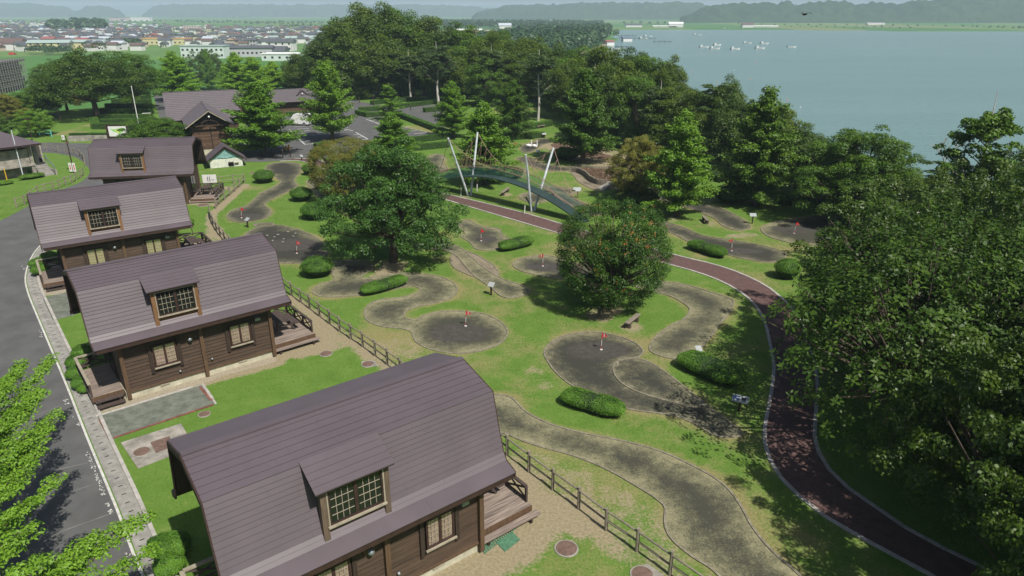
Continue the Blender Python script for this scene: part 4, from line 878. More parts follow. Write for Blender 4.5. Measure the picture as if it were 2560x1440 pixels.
for i,(a,b,c,d_) in enumerate(WOOD):
    if 255<b<312: b-=16
    if c<126 and i not in(15,16): lb='dark green tree massed in the high wood behind the car park'; g='dark trees of the high wood behind the car park'
    elif a>1480: lb='dark green tree massed along the lake shore'; g='dark trees massed along the lake shore'
    else: lb='dark tree at the shaded front of the wood'; g='trees at the shaded front of the wood'
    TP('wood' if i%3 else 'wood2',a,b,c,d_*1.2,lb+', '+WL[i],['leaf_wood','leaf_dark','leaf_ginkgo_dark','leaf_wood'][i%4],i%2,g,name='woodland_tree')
# near right-hand canopy
NEAR=[('cherry',33.2,45,8.2,4.8,'rounded tree at the right edge under the bare-branched one'),('cherry',29,44.5,6.7,4.0,'smaller rounded tree in front of the sparse lakeside tree'),('cherry',18.6,10.6,9.5,5.0,'dark tree just outside the lower right corner, shading the red path'),('cherry',22.5,22.5,8.5,5.2,'dark tree behind the lower right corner, deep in shade'),('bigleaf',25.5,8,10,5.4,'large-leaved tree outside the lower right corner'),('cherry',16.2,15.3,9.6,4.5,'dark tree filling the lower right corner beside the big small-leaved one'),('cherry',13.8,10.6,9,3.2,'dark tree below the bottom edge, its shade falling across the red path'),('cherry',19.5,14.0,9.5,5.0,'dark tree under the lower right corner of the view'),('bigleaf',18.8,29.5,9.0,4.6,'large-leaved tree behind the nearest one, by the inner bend of the path'),('cherry',17.8,20.3,5.2,3.6,'low leafy tree beside the red path in the lower right shade'),('bigleaf',16.1,24.6,9.3,5.5,'huge large-leaved tree overhanging the red path, nearest on the right'),('cherry',20.5,17.0,8.2,5.2,'dark small-leaved tree filling the lower right corner'),('cherry',20.0,32.0,8.3,5.6,'small-leaved tree whose pale shoots border the bend of the red path'),('bigleaf',24.6,28.0,10.4,5.4,'large-leaved tree at the right edge, behind the nearest one'),('cherry',27.5,41.5,7.2,5.6,'small-leaved tree between the round green hole and the right edge'),('cherry',35.5,39.5,9.2,6.0,'tall small-leaved tree at the right edge of view'),('cherry',33,52,4.6,5.0,'small-leaved tree just below the sparse lakeside tree'),('cherry',41,54,5.2,5.5,'small-leaved tree behind the right edge above the water'),('cherry',26,13,9.0,5.5,'dark tree cut off by the lower right corner'),('cherry',29.5,33.5,10.6,5.2,'leafy tree between the large-leaved tree and the right edge')]
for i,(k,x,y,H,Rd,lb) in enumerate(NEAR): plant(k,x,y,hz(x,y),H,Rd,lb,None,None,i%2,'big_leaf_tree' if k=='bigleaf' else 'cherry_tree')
x,y=32.2,47.5; plant('birch',x,y,hz(x,y),12.8,3.6,'tall thin tree with bare pale branches at the right edge against the lake',None,'leaf_ginkgo_dark',1,'birch_tree')
x,y=37.5,47; plant('birch',x,y,hz(x,y),12.3,4.2,'second pale-branched tree cut by the right edge',None,'leaf_ginkgo_dark',2,'birch_tree')
def deadtree(bx,by,ty,label):
    x,y=39.2,62.6; z=hz(x,y); H=HT(x,y,z,ty); b=MB(); rr=random.Random(4)
    def grow(p,d,L,r,k):
        q=p+d*L; b.tube([p,(p+q)/2+Vector((rr.uniform(-.06,.06)*L,rr.uniform(-.06,.06)*L,0)),q],[r,r*.8,r*.6],5,False)
        if k==0: return
        for i in range(3): 
            n_=(d+Vector((rr.uniform(-.75,.75),rr.uniform(-.75,.75),rr.uniform(-.1,.35)))).normalized(); grow(q if i<2 else (p+q)/2,n_,L*rr.uniform(.55,.8),r*.58,k-1)
    grow(Vector((0,0,0)),Vector((.02,0,1)),H*.42,.13,0); grow(Vector((0,0,H*.42)),Vector((0,0,1)),H*.2,.09,4)
    t=thing('dead_tree',label,'tree',(x,y,z)); b.build('trunk','bark_birch',t)
deadtree(2348,560,318,'bare dead tree with pale twigs rising above the sparse lakeside tree')
# bottom-left tree: one long bright branch reaching over the road, foliage up the left edge
def neartree():
    global NR; NR=np.random.default_rng(5); rr=random.Random(5); bx,by=-13.6,8.6; t=thing('maple_tree','bright yellow-green tree whose branches hang over the road at the lower left','tree',(bx,by,0)); T=MB(); C=[];rad=[]
    T.tube([(0,0,-.3),(0,0,3.5),(.2,.1,7.5),(.1,.2,9)],[.25,.2,.12,.04],9)
    def at(px,py,z): x,y=G(px,py,z); return np.array([x-bx,y-by,z])
    tips=[(385,1285,4.2,3.0),(250,1330,4.3,3.2),(150,1190,4.6,4.0),(150,1030,4.4,4.2),(125,1060,4.6,4.4),(135,890,4.0,4.6),(60,905,4.2,4.6),(100,970,4.4,4.6),(110,1120,4.8,4.6),(90,1250,4.9,4.6),(60,1010,4.8,4.9),(40,1100,5.1,5),(30,1200,5.2,5),(50,1330,5.2,4.6),(120,1390,4.9,4.0),(60,1420,5.0,4.2),(200,1400,4.4,3.4),(385,1370,3.6,2.6),(300,1440,3.4,2.6),(20,960,5,5.2),(0,1290,5.6,5.2),(-30,1150,5.8,5.4),(-40,1000,5.6,5.2),(80,1080,5,4.8),(110,980,4.7,4.6),(70,1180,5.1,4.6),(100,1310,4.8,4.4),(20,1380,5.2,4.8),(160,1430,4.6,3.8),(10,1060,5.3,5.2),(40,930,4.6,4.8),(330,1300,4.2,3.2),(210,1370,4.3,3.4)]
    for px,py,z,z0 in tips:
        c=at(px,py,z); o=np.array([0,0,z0]); m_=(o+c)/2+np.array([0,0,.25]); T.tube([tuple(o),tuple(m_),tuple(c)],[.06,.04,.012],5,False); L=np.linalg.norm(c-o); n=int(L/.11)
        for k in range(n):
            s=.35+.65*k/n; p=(1-s)**2*o+2*s*(1-s)*m_+s*s*c; w_=.42*(1.15-s)+.10
            for q in range(2): C.append(p+np.array([rr.gauss(0,w_*.6),rr.gauss(0,w_*.6),rr.gauss(0,.07)])); rad.append(rr.uniform(.10,.24))
    C=np.array(C); rad=np.array(rad); P,Nv,S,tn=clumps(C,rad,85000,.5,1,.6,.052)
    inst('crown',leafmesh('crown',P,Nv,S,'leaf_near',tn,'fold'),t); T.build('trunk','bark',t)
neartree()
# ------------------------------------------------------------ clipped bushes and hedges
def bushmesh(kind):
    global NR; NR=np.random.default_rng(hash_(kind)); n={'ball':9000,'capsule':15000,'box':14000,'boxfar':5200}[kind]
    d=NR.normal(size=(n,3)); d/=np.linalg.norm(d,axis=1,keepdims=True); d[:,2]=np.abs(d[:,2])*np.where(NR.random(n)<.12,-.25,1)
    if kind=='ball': 
        P=d*np.array([1,1,1]); P*= (1+.05*np.sin(d[:,:1]*7+d[:,1:2]*5)); Nn=d.copy(); s=.055
    elif kind=='capsule':
        e=.32; P=np.sign(d)*np.abs(d)**np.array([.55,.75,.75]); Nn=d*np.array([.4,1,1]); P*=(1+.025*np.sin(P[:,:1]*9+3*P[:,1:2])); s=.05
    else:
        f=NR.random(n); P=NR.uniform(-1,1,(n,3)); P[:,2]=NR.uniform(0,1,n); Nn=np.zeros((n,3)); top=f<.45; P[top,2]=1; Nn[top,2]=1
        sd=(f>=.45)&(f<.9); sg=np.where(NR.random(n)<.5,-1,1); P[sd,1]=sg[sd]; Nn[sd,1]=sg[sd]; en=f>=.9; P[en,0]=sg[en]; Nn[en,0]=sg[en]; s=.05
    return P,Nn,s
def bush(kind,x,y,z,rx,ry,h,rz,label,group=None,leafc='leaf_hedge',name='clipped_bush',cat='bush'):
    P,Nn,s=BM[kind]; n=len(P); P=P*np.array([rx,ry,h*(.5 if kind in('ball','capsule') else 1)])+np.array([0,0,h*(.48 if kind in('ball','capsule') else 0)]); P=P+NR.normal(size=P.shape)*.022+Nn*((vnoise(P[:,0]+x,P[:,1]+P[:,2]*1.3,.35,4)-.5)*.10)[:,None]
    Nv=Nn/np.array([rx,ry,h*.5]); Nv/=np.linalg.norm(Nv,axis=1,keepdims=True)+1e-9; area=rx*ry+(rx+ry)*h; sz=np.clip(math.sqrt(area/n)*1.5,.03,.16)
    tn=np.clip(.35*NR.random(n)+.65*vnoise(P[:,0],P[:,1]+P[:,2],.22,2),0,1)
    me=leafmesh('foliage',P,Nv+NR.normal(size=P.shape)*.42,np.full(n,sz)*NR.uniform(.7,1.3,n),leafc,tn,'tri')
    t=thing(name,label,cat,(x,y,z),rz,group); inst('foliage',me,t)
    b=MB()
    if kind in('ball','capsule'):
        o=MB(); v=[];f=[]; m_,k_=7,14
        for i in range(m_+1):
            th=math.pi*i/m_
            for k in range(k_):
                a=2*math.pi*k/k_; dd=(math.sin(th)*math.cos(a),math.sin(th)*math.sin(a),math.cos(th)); e=(1,1,1) if kind=='ball' else (.55,.75,.75); v.append(tuple(math.copysign(abs(q)**e[j],q)*.93*(rx,ry,h*.5)[j]+(0,0,h*.48)[j] for j,q in enumerate(dd)))
        for i in range(m_):
            for k in range(k_): f.append((i*k_+k,(i+1)*k_+k,(i+1)*k_+(k+1)%k_,i*k_+(k+1)%k_))
        b.raw(v,f)
    else: b.box(-rx*.97,rx*.97,-ry*.93,ry*.93,-.05,h*.96)
    b.build('twigs','hedge_core',t); return t
simple('hedge_core',(.016,.035,.008),.9,.4,12)
BM={k:bushmesh(k) for k in('ball','capsule','box','boxfar')}
def ball(px,py,hw,hh,label,leafc='leaf_hedge'):
    """px,py = foot of the bush; hh height seen"""
    x,y=G(px,py); s=SCALE(x,y); r=hw/s; y+=r*.8; bush('ball',x,y,0,r,r,hh/s*1.08,R.random(),label,'round clipped bushes on the green',leafc)
ball(654,461,26,30,'round clipped bush nearest the farthest cabin, right of the curved lane'); ball(772,440,20,26,'round clipped bush beside the red path at the top of the green')
ball(748,507,28,32,'oval clipped bush, middle one of the column left of the central tree'); ball(785,554,40,38,'wider clipped bush partly under the left edge of the central tree')
ball(786,700,41,46,'rounded clipped bush below the large dark putting green, left of the S-shaped lane'); ball(1975,704,32,48,'bush partly under the right-hand trees by the red path bend','leaf_hedge')
ball(1842,515,50,40,'dark shaded bush left of the tall dark ginkgo trunk','leaf_dark'); ball(1417,403,36,26,'dark low bush in tree shade behind the rope bridge','leaf_dark')
ball(1250,452,60,20,'low dark bush under the rope bridge','leaf_dark'); ball(1480,735,42,34,'dark low bush in the shade of the round berry tree','leaf_dark'); ball(1600,515,60,30,'shaded bush below the yellowish green tree','leaf_dark')
def caps(a,b,r,h,label,leafc='leaf_hedge'):
    p,q=G(*a),G(*b); L=math.dist(p,q)/2; bush('capsule',(p[0]+q[0])/2,(p[1]+q[1])/2,0,L+r*.6,r,h,math.atan2(q[1]-p[1],q[0]-p[0]),label,'long clipped bushes on the green',leafc)
caps((915,738),(1005,712),.55,.72,'long clipped bush lying inside the bend of the S-shaped lane'); caps((1258,628),(1322,612),.58,.78,'long clipped bush below the pale green with the upright flag, near the red path')
caps((1732,622),(1803,645),.62,.78,'long clipped bush between the red path and the right-hand putting green'); caps((1722,915),(1832,962),.85,.85,'largest long clipped bush, part shaded, by the white sign on the right')
caps((1425,1006),(1540,1040),.62,.72,'long clipped bush between the two lanes in front of the nearest cabin')
def hedge(a,b,w_,h,label,group='clipped hedges round the car park',z=0,leafc='leaf_hedge',kind='boxfar'):
    p,q=G(*a,z),G(*b,z); L=math.dist(p,q)/2; bush(kind,(p[0]+q[0])/2,(p[1]+q[1])/2,z,L,w_/2,h,math.atan2(q[1]-p[1],q[0]-p[0]),label,group,leafc,'hedge','hedge')
hl=[((235,322),(412,322),'lowest and longest of the stepped hedges'),((250,311),(408,309),'second of the stepped hedges from the bottom'),((250,299),(384,298),'third of the stepped hedges from the bottom'),((252,284),(382,284),'fourth of the stepped hedges from the bottom'),((266,270),(380,271),'fifth of the stepped hedges from the bottom'),((282,258),(378,259),'sixth of the stepped hedges from the bottom'),((300,248),(376,249),'second highest of the stepped hedges'),((318,239),(374,240),'highest of the stepped hedges')]
for a,b,l in hl: hedge(a,b,1.1,.85,l+', left of the hall','stepped hedges left of the hall')
hedge((236,305),(240,322),1.2,.85,'short end hedge closing the stepped hedges','stepped hedges left of the hall'); hedge((176,343),(275,342),.7,.6,'low hedge behind the stone retaining wall by the map board')
for i,(a,b,l) in enumerate([((853,240),(905,236),'hedge at the top left corner of the car park under the wood'),((867,252),(935,246),'hedge behind the car park entrance under dark trees'),((893,286),(918,292),'left side hedge of the car park island'),((914,293),(984,289),'front hedge of the car park island'),((897,279),(960,276),'back hedge of the car park island, in shade'),((985,287),(1118,338),'long diagonal hedge along the right side of the car park'),((928,262),(1012,254),'hedge left of the slanting birch'),((990,272),(1094,258),'long hedge under the forked birch'),((1013,252),(1094,254),'shaded hedge behind the forked birch'),((1060,281),(1104,277),'short hedge at the right of the side road'),((1030,357),(1120,346),'hedge at the near right end of the car park'),((1020,378),(1125,367),'hedge behind the lawn with the bridge'),((789,374),(820,369),'short dark hedge above the path start'),((780,392),(822,386),'short dark hedge nearest the path start'),((1268,350),(1360,343),'long dark hedge behind the swans'),((1303,327),(1376,314),'hedge in front of the white birch trunk'),((1522,362),(1565,375),'dark hedge under the lakeside trees'),((715,292),(785,289),'hedge in front of the hall wing')]):
    hedge(a,b,1.0,.8,l)
hedge((1950,505),(2215,548),2.2,.8,'long wide hedge along the lake edge, brownish on top','lake-edge hedges'); hedge((1600,400),(1810,455),1.6,.8,'dark hedge under the lakeside trees, continuing the lake-edge hedge','lake-edge hedges',leafc='leaf_dark')
# shrubs along the cabin decks
for i,(px,py,r,h) in enumerate([(205,905,.55,.8),(190,925,.5,.7),(188,950,.5,.6),(200,975,.45,.6),(212,985,.4,.45),(100,690,.6,.8),(90,672,.5,.7),(120,655,.6,.7),(430,1400,.55,.8),(405,1392,.5,.6),(418,1440,.5,.6),(1370,1,0,0),(470,565,.45,.6)]):
    if r==0: continue
    x,y=G(px,py); bush('ball',x,y+.2,0,r,r,h,0,['shrub at the back corner of the second cabin entrance deck','shrub second along the second cabin entrance deck','shrub in the middle of the row by the second cabin entrance deck','shrub fourth along the second cabin entrance deck','small pale shrub at the front of the second cabin entrance deck','shrub by the kerb at the third cabin entrance deck','shrub nearest the road bend at the third cabin','shrub behind the third cabin entrance deck','shrub in the shadow by the nearest cabin left end','shrub nearest the kerb at the nearest cabin','small shrub at the bottom edge by the nearest cabin','','small shrub beside the third cabin picnic deck'][i],'shrubs beside the cabin decks','leaf_hedge','shrub')
#PART3
# ------------------------------------------------------------ timber hall behind the cabins
def frame(x,y,a,z=0): return Matrix.Translation((x,y,z))@Matrix.Rotation(a,4,'Z')
def gable_roof(t,L0,L1,w,zr,ze,mat='roof_far',over=.35,course=.33,name='roof'):
    """ridge along local x; individual lapped courses on both slopes"""
    rf=MB().raw([(x,y,z-.1) for x in (L0,L1) for y,z in ((-w,ze),(0,zr),(w,ze))]+[(x,y,z) for x in (L0,L1) for y,z in ((-w,ze),(0,zr),(w,ze))],[(0,1,4,3),(1,2,5,4),(6,9,10,7),(7,10,11,8),(0,6,7,1),(1,7,8,2),(3,4,10,9),(4,5,11,10),(0,3,9,6),(2,8,11,5)]).build(name,'dark_brown',t)
    l=math.hypot(w,zr-ze); n=max(3,int(l/course)); ny,nz=(zr-ze)/l,w/l
    for s in (-1,1):
        for i in range(n):
            y0,z0=w*i/n,zr-(zr-ze)*i/n; y1,z1=w*(i+1.06)/n,zr-(zr-ze)*(i+1.06)/n
            q=[(y0+ny*.006,z0+nz*.006),(y1+ny*.04,z1+nz*.04),(y1,z1)]; v=[(x,s*y,z) for x in (L0-.02,L1+.02) for y,z in q]
            MB().raw(v,[(0,1,4,3) if s>0 else (3,4,1,0),(1,2,5,4),(0,2,1),(3,4,5)]).build('roof_panel',mat,rf)
    MB().bar((L0,0,zr+.04),(L1,0,zr+.04),.2,.06).build('ridge_cap',mat,rf); return rf
def boards(t,x0,x1,y,z0,z1,face,mat='timber_wall',step=.3):
    w_=MB().box(x0,x1,y-.05,y+.05,z0,z1).build('wall','dark_brown',t); z=z0
    while z<z1-.05: MB().box(x0,x1,min(y+face*.05,y+face*.085),max(y+face*.05,y+face*.085),z+.01,min(z+step,z1)).build('plank',mat,w_); z+=step
    return w_
h=thing('timber_hall','large timber hall with brown roof and cross gable, beside the car park','hall',(-47.93,98.44,0),.45)
gable_roof(h,0,9.4,4.5,6.8,3.55); boards(h,.5,8.9,-3.7,0,3.7,-1); boards(h,.5,8.9,3.7,0,3.7,1)
for x in (.5,8.9): MB().raw([(x+s,y,z) for s in (-.05,.05) for y,z in ((-3.7,0),(3.7,0),(3.7,3.9),(0,6.5),(-3.7,3.9))],[(0,1,2,3,4),(9,8,7,6,5)]+[(i,(i+1)%5+0,(i+1)%5+5,i+5) for i in range(5)]).build('wall','timber_wall',h)
g=thing('timber_hall','front gable wing of the hall with open truss and plank wall facing the cabins','hall',(-37.81,88.5,0),.46+math.pi/2)
gable_roof(g,0,10.6,2.9,5.72,3.75,course=.3)
MB().box(.9,10,-2.25,2.25,-.2,.75).build('foundation','concrete',g)
w_=MB().raw([(x,y,z) for x in (1.0,1.1) for y,z in ((-2.2,.75),(2.2,.75),(2.2,3.9),(0,5.4),(-2.2,3.9))],[(0,1,2,3,4),(9,8,7,6,5)]+[(i,i+5,(i+1)%5+5,(i+1)%5) for i in range(5)]).build('wall','dark_brown',g)
for i in range(14):
    z=.78+i*.21; 
    for a,b in ((-2.2,-.05),(.05,2.2)): MB().box(.95,1.0,a,b,z,z+.2).build('plank','timber_wall',w_)
MB().box(.88,.96,-.07,.07,.75,3.8).build('post','siding_dark',g)
for s in (-1,1):
    MB().box(1.0,10,s*2.2-.05,s*2.2+.05,.75,3.8).build('wall','timber_wall',g); MB().bar((-.02,0,5.62),(-.02,s*2.92,3.66),.10,.24,up=(1,0,0)).build('bargeboard','trim',g)
    MB().bar((.45,s*2.0,3.95),(.45,0,4.5),.12,.12).build('truss_beam','siding_dark',g); MB().bar((.45,s*1.1,3.8),(.45,s*.3,4.9),.1,.1).build('truss_beam','siding_dark',g)
MB().bar((.45,-2.3,3.8),(.45,2.3,3.8),.14,.14).build('truss_beam','timber_wall',g); MB().sphere((.2,0,4.9),.13,8,6).build('gable_lamp','white_paint',g,True)
MB().box(.8,.93,1.35,1.55,1.1,1.7).build('fire_box','red_paint',g)
wg=thing('timber_hall','low wing of the hall beyond the white van, small vent gable on its roof','hall',(-44.02,129.44,0),.49)
gable_roof(wg,0,8.7,3.9,4.03,2.2,course=.3); boards(wg,.4,8.3,-3.0,0,2.5,-1,step=.26); boards(wg,.4,8.3,3.0,0,2.5,1,step=.26)
for x in (.4,8.3): MB().box(x-.05,x+.05,-3,3,0,2.6).build('wall','timber_wall',wg)
wd=MB().box(4.9,6.6,-3.13,-3.05,1.0,2.05).build('window','trim',wg)
for x in (5.0,5.82): MB().box(x,x+.72,-3.15,-3.13,1.08,1.97).build('glass_pane','glass',wd)
vg=MB().raw([(4.6,-2.2,3.05),(6.6,-2.2,3.05),(5.6,-2.2,3.95),(5.6,-.2,3.95)],[(0,1,2),(0,2,3),(1,3,2)]).build('vent_gable','roof_far',wg)
for s in (-1,1): MB().bar((5.6,-2.25,4.0),(5.6+s*1.1,-2.25,3.05),.1,.12,up=(0,1,0)).build('bargeboard','dark_brown',vg)
MB().sphere((5.6,-2.3,3.35),.14,8,6).build('gable_lamp','white_paint',vg,True)
wl=thing('timber_hall','small roofed link between the hall and its wing, seen past the tiered ginkgo','hall',(-49.5,121.0,0),.49); gable_roof(wl,0,5.5,2.6,4.6,3.1,course=.3); MB().box(.3,5.2,-2.0,2.0,0,3.2).build('wall','timber_wall',wl)
MB().raw([(*G(p,q),.02) for p,q in ((383,235),(404,233),(432,330),(412,345))],[(0,1,2,3)]).build('hall_apron','asphalt',kind='structure')
# teal and white shed
s0=G(527,422); s1=G(608,415); a=math.atan2(s1[1]-s0[1],s1[0]-s0[0]); sh=thing('painted_shed','small white and teal shed with dark gabled roof by the lawn','shed',(*s0,0),a); W=math.dist(s0,s1)
b=MB().raw([(x,y,z) for y in (0,2.6) for x,z in ((0,0),(W,0),(W,1.0),(W/2,2.2),(0,1.0))],[(0,1,2,3,4),(9,8,7,6,5)]+[(i,i+5,(i+1)%5+5,(i+1)%5) for i in range(5)]).build('wall','shed_paint',sh)
MB().raw([(.12,-.02,1.05),(W-.12,-.02,1.05),(W/2,-.02,2.12)],[(0,1,2)]).build('gable_panel','shed_teal',b)
for i in range(6): MB().box(.05,W-.05,-.035,-.0,.05+i*.165,.05+i*.165+.15).build('plank','shed_paint',b)
for p,q in (((W/2-.9,1.85-.55),(W/2,1.1)),((W/2+.9,1.30),(W/2,1.1)),((W/2,2.05),(W/2,1.05))): MB().bar((p[0],-.06,p[1]),(q[0],-.06,q[1]),.06,.07,up=(0,1,0)).build('brace','shed_teal',sh)
rf=thing_roof=MB()
for s in (-1,1):
    e=(W/2+s*(W/2+.5),.72); r_=(W/2,2.42); rf.raw([(x,y,z+dz) for y in (-.35,2.9) for x,z,dz in ((e[0],e[1],0),(r_[0],r_[1],0),(r_[0],r_[1],.1),(e[0],e[1],.1))],[(0,1,2,3),(7,6,5,4),(0,4,5,1),(3,2,6,7),(0,3,7,4),(1,5,6,2)])
rfo=rf.build('roof','dark_brown',sh)
for s in (-1,1):
    for i in range(8):
        t0,t1=i/8,(i+1.05)/8; e=(s*(W/2+.5),-1.70); x0,z0=W/2+e[0]*t0,2.525+e[1]*t0; x1,z1=W/2+e[0]*t1,2.525+e[1]*t1; MB().raw([(x0,-.37,z0),(x1,-.37,z1+.03),(x1,2.92,z1+.03),(x0,2.92,z0)],[(0,1,2,3)]).build('roof_panel','roof',rfo)
hb=MB().box(W*.55,W*.72,-.06,-.036,.1,.62).build('hatch','rubber',sh); MB().box(W*.55,W*.72,-.25,-.06,.50,.55).build('crate_shelf','timber_wall',sh); MB().box(W*.74,W*.87,-.25,-.06,.45,.50).build('crate_shelf','timber_wall',sh)
# ------------------------------------------------------------ concrete pavilion at the left edge
pvn=thing('concrete_pavilion','weathered concrete pavilion with dark hipped roof and outside stairs at the left edge','pavilion',(-53.0,77.0,0),math.atan2(.79,.615))
def bx(n,m,*a,p=pvn): return MB().box(*a).build(n,m,p)
bx('base_wall','concrete_old',-9,-.6,1.2,5.5,-.2,1.2); bx('floor_slab','concrete_old',-9,0,0,6,1.2,1.42); bx('pier','concrete_old',-.4,-.05,.1,.5,-.2,1.2); bx('pier','concrete_old',-4.6,-4.2,.1,.5,-.2,1.2)
for x in (-8.6,-4.4,-.25): bx('column','concrete_old',x-.16,x+.16,.05,.4,1.42,3.25)
bx('parapet_panel','concrete_old',-4.2,-.45,.12,.28,1.42,3.1); bx('parapet_panel','concrete_old',-8.4,-4.6,.12,.28,1.42,3.1)
bx('gap_shade_panel','rubber',-8.5,-.5,.9,1.0,3.0,3.7); bx('side_wall','concrete_old',-.2,0,.4,5.6,1.42,3.3); bx('tall_slab','concrete_grey',.35,.75,1.0,1.25,.6,3.4); bx('tall_slab','concrete_old',1.2,1.35,1.4,4,.3,3.2)  # black panel under the eave stands in for the shade in the gap
MB().raw([(-9.5,-.9,3.65),(.8,-.9,3.65),(.8,7,3.65),(-9.5,7,3.65),(-7,3,5.1),(-2.2,3,5.1)],[(0,1,5,4),(1,2,5),(2,3,4,5),(3,0,4),(0,3,2,1)]).build('roof','roof',pvn); bx('fascia','dark_brown',-9.45,.75,-.85,-.75,3.45,3.64); bx('fascia','dark_brown',.65,.75,-.74,6.9,3.45,3.64)
for i in range(6): bx('stair','concrete_grey',.05,1.35,.9-i*.32,1.22-i*.32,-.1,1.25-i*.2)
bx('stair_wall','concrete_old',1.4,1.55,-1.1,1.3,-.1,.6); MB().bar((1.47,1.2,2.0),(1.47,-.9,.95),.05).build('handrail','metal_grey',pvn); MB().bar((1.47,1.2,1.75),(1.47,-.9,.7),.04).build('handrail','metal_grey',pvn); MB().bar((1.47,-.9,.3),(1.47,-.9,.98),.06).build('rail_post','metal_grey',pvn); MB().bar((1.47,1.2,.6),(1.47,1.2,2.03),.06).build('rail_post','metal_grey',pvn)
bush('ball',*G(80,447),0,1.3,.5,.6,.9,'low leafy planting at the foot of the pavilion wall',None,'leaf_ginkgo','shrub'); bush('ball',*G(10,462),0,.9,.5,.4,.9,'small flowering bed shrub at the pavilion corner, left edge',None,'leaf_ginkgo','shrub')
# poles
def pole(px,py,h,r,mat,label,name='flagpole',cat='pole',lean=0):
    x,y=G(px,py); t=thing(name,label,cat,(x,y,0)); MB().tube([(0,0,-.1),(lean,0,h)],[r,r*.7],8).build('shaft',mat,t); return t
t=pole(347,312,5.95,.07,'white_paint','tall white flagpole in front of the stepped hedges'); MB().sphere((0,0,6.0),.09,8,6).build('finial','white_paint',t,True)
t=pole(60,448,5.15,.06,'pole_blue','thin grey pole in front of the pavilion wall'); MB().sphere((0,0,5.2),.08,8,6).build('finial','pole_blue',t,True)
t=pole(19,455,1.5,.05,'yellow_paint','short yellow post at the left edge by the pavilion','marker_post'); MB().box(-.07,.07,-.07,.07,-.1,.15).build('foot','concrete_old',t)
t=pole(185,432,4.2,.07,'dark_brown','dark lamp post with a white sign at its top, on the pavilion lawn','lamp_post','lamp post')
MB().box(-.55,.1,-.04,.04,3.55,3.63).build('arm','dark_brown',t); MB().box(-.45,-.15,-.03,.03,3.75,4.25).build('sign_panel','white_paint',t); MB().box(-.10,.12,-.14,.14,3.3,3.55).build('lamp_head','rust',t); MB().box(-.34,-.26,-.045,-.03,3.9,4.1).build('emblem','rust',t)
for i,(dx) in enumerate((-.22,.2)): 
    o=MB().box(dx-.16,dx+.16,-.09,-.06,.15,1.15).build('notice_board','white_paint',t); MB().box(dx-.05,dx+.05,-.1,-.09,.35,.95).build('notice_text','red_paint',o)
t=pole(82,355,3.2,.06,'dark_brown','short dark lamp post in front of the small round tree','lamp_post','lamp post'); MB().box(-.25,.2,-.12,.12,3.1,3.3).build('lamp_head','dark_brown',t)
t=pole(151,300,2.0,.10,'rust','reddish-brown post with crooked arm on the far left lawn','sign_post','post'); MB().box(-.7,.1,-.06,.06,1.8,1.95).build('arm','rust',t)
# map board
x,y=G(299,352); mb=thing('map_board','dark-framed notice board with a green map behind the farthest cabin','notice board',(x,y,0),.1)
for s in (-1,1): MB().box(s*1.4-.12,s*1.4+.12,-.1,.1,-.1,2.35).build('post','dark_brown',mb)
MB().box(-1.5,1.5,-.08,.08,2.1,2.25).build('beam','dark_brown',mb); MB().box(-1.25,1.25,-.03,.05,.35,.62).build('skirt_board','dark_brown',mb)
pn=MB().box(-1.2,1.2,-.05,.02,.65,2.05).build('map_panel','white_paint',mb)
simple('map_green',(.22,.50,.12),.6,.1,3); simple('map_yellow',(.62,.62,.18),.6,.1,3); simple('ink',(.03,.04,.05),.6,.1,3); simple('ink_blue',(.03,.10,.35),.6,.1,3)
MB().raw([(x,-.056,z) for x,z in ((-1.0,1.75),(-.5,1.62),(0,1.68),(.6,1.85),(1.0,1.75),(.95,1.45),(.5,1.2),(.15,.85),(-.1,1.15),(-.6,1.35))],[tuple(range(10))]).build('map_area','map_green',pn)
MB().raw([(x,-.060,z) for x,z in ((-.4,1.5),(.2,1.55),(.6,1.5),(.2,1.25),(.1,1.0),(-.1,1.3))],[tuple(range(6))]).build('map_area','map_yellow',pn)
# white sign boards beside the cabin decks
def pairsign(px,py,label,rz,s=1.0):
    x,y=G(px,py); t=thing('sign_board',label,'sign',(x,y,0),rz)
    for q in (-.55,.55): MB().tube([(q*s,0,-.1),(q*s,0,1.2*s)],.03,6).build('post','dark_brown',t)
    p=MB().box(-.6*s,.6*s,-.06,-.03,.75*s,1.5*s).build('panel','white_paint',t)
    for q in (-.15,.02): 
        MB().box(q*s-.035,q*s+.035,-.066,-.060,.88*s,1.22*s).build('figure_mark','ink',p); MB().sphere((q*s,-.063,1.28*s),.045*s,8,5,(1,.1,1)).build('figure_mark','ink',p)
    for i in range(3): MB().box((.16+i*.09)*s,(.22+i*.09)*s,-.066,-.060,1.0*s,1.06*s).build('letter','ink',p)
pairsign(529,478,'white sign board with two small dark marks beside the farthest cabin deck',.1,1.15); pairsign(466,590,'white sign board edge showing under the eave of the third cabin',.35,.9)
# retaining wall
p,q=G(172,353),G(278,351); rw=thing('stone_wall','low grey stone retaining wall behind the road, left of the map board','wall',(*p,0),math.atan2(q[1]-p[1],q[0]-p[0])); L=math.dist(p,q); k=0; xx=0
while xx<L:
    wd_=R.uniform(.9,1.5); MB().box(xx+.01,xx+wd_-.01,-.15,.25,-.1,.72+R.uniform(-.03,.03)).build('stone','concrete_old',rw); xx+=wd_
# turquoise railing
simple('turquoise',(.10,.42,.38),.6,.15,3)
P=GP([(44,318),(58,340),(100,340),(130,343)]); tr=thing('railing','turquoise railing around the small round tree above the pavilion','railing',(*P[0],0)); o=Vector((*P[0],0))
for i in range(len(P)): MB().tube([Vector((*P[i],0))-o,Vector((*P[i],1.0))-o],.06,6).build('post','turquoise',tr)
for i in range(len(P)-1):
    for z in (.5,.95): MB().tube([Vector((*P[i],z))-o,Vector((*P[i+1],z))-o],.04,5).build('rail','turquoise',tr)
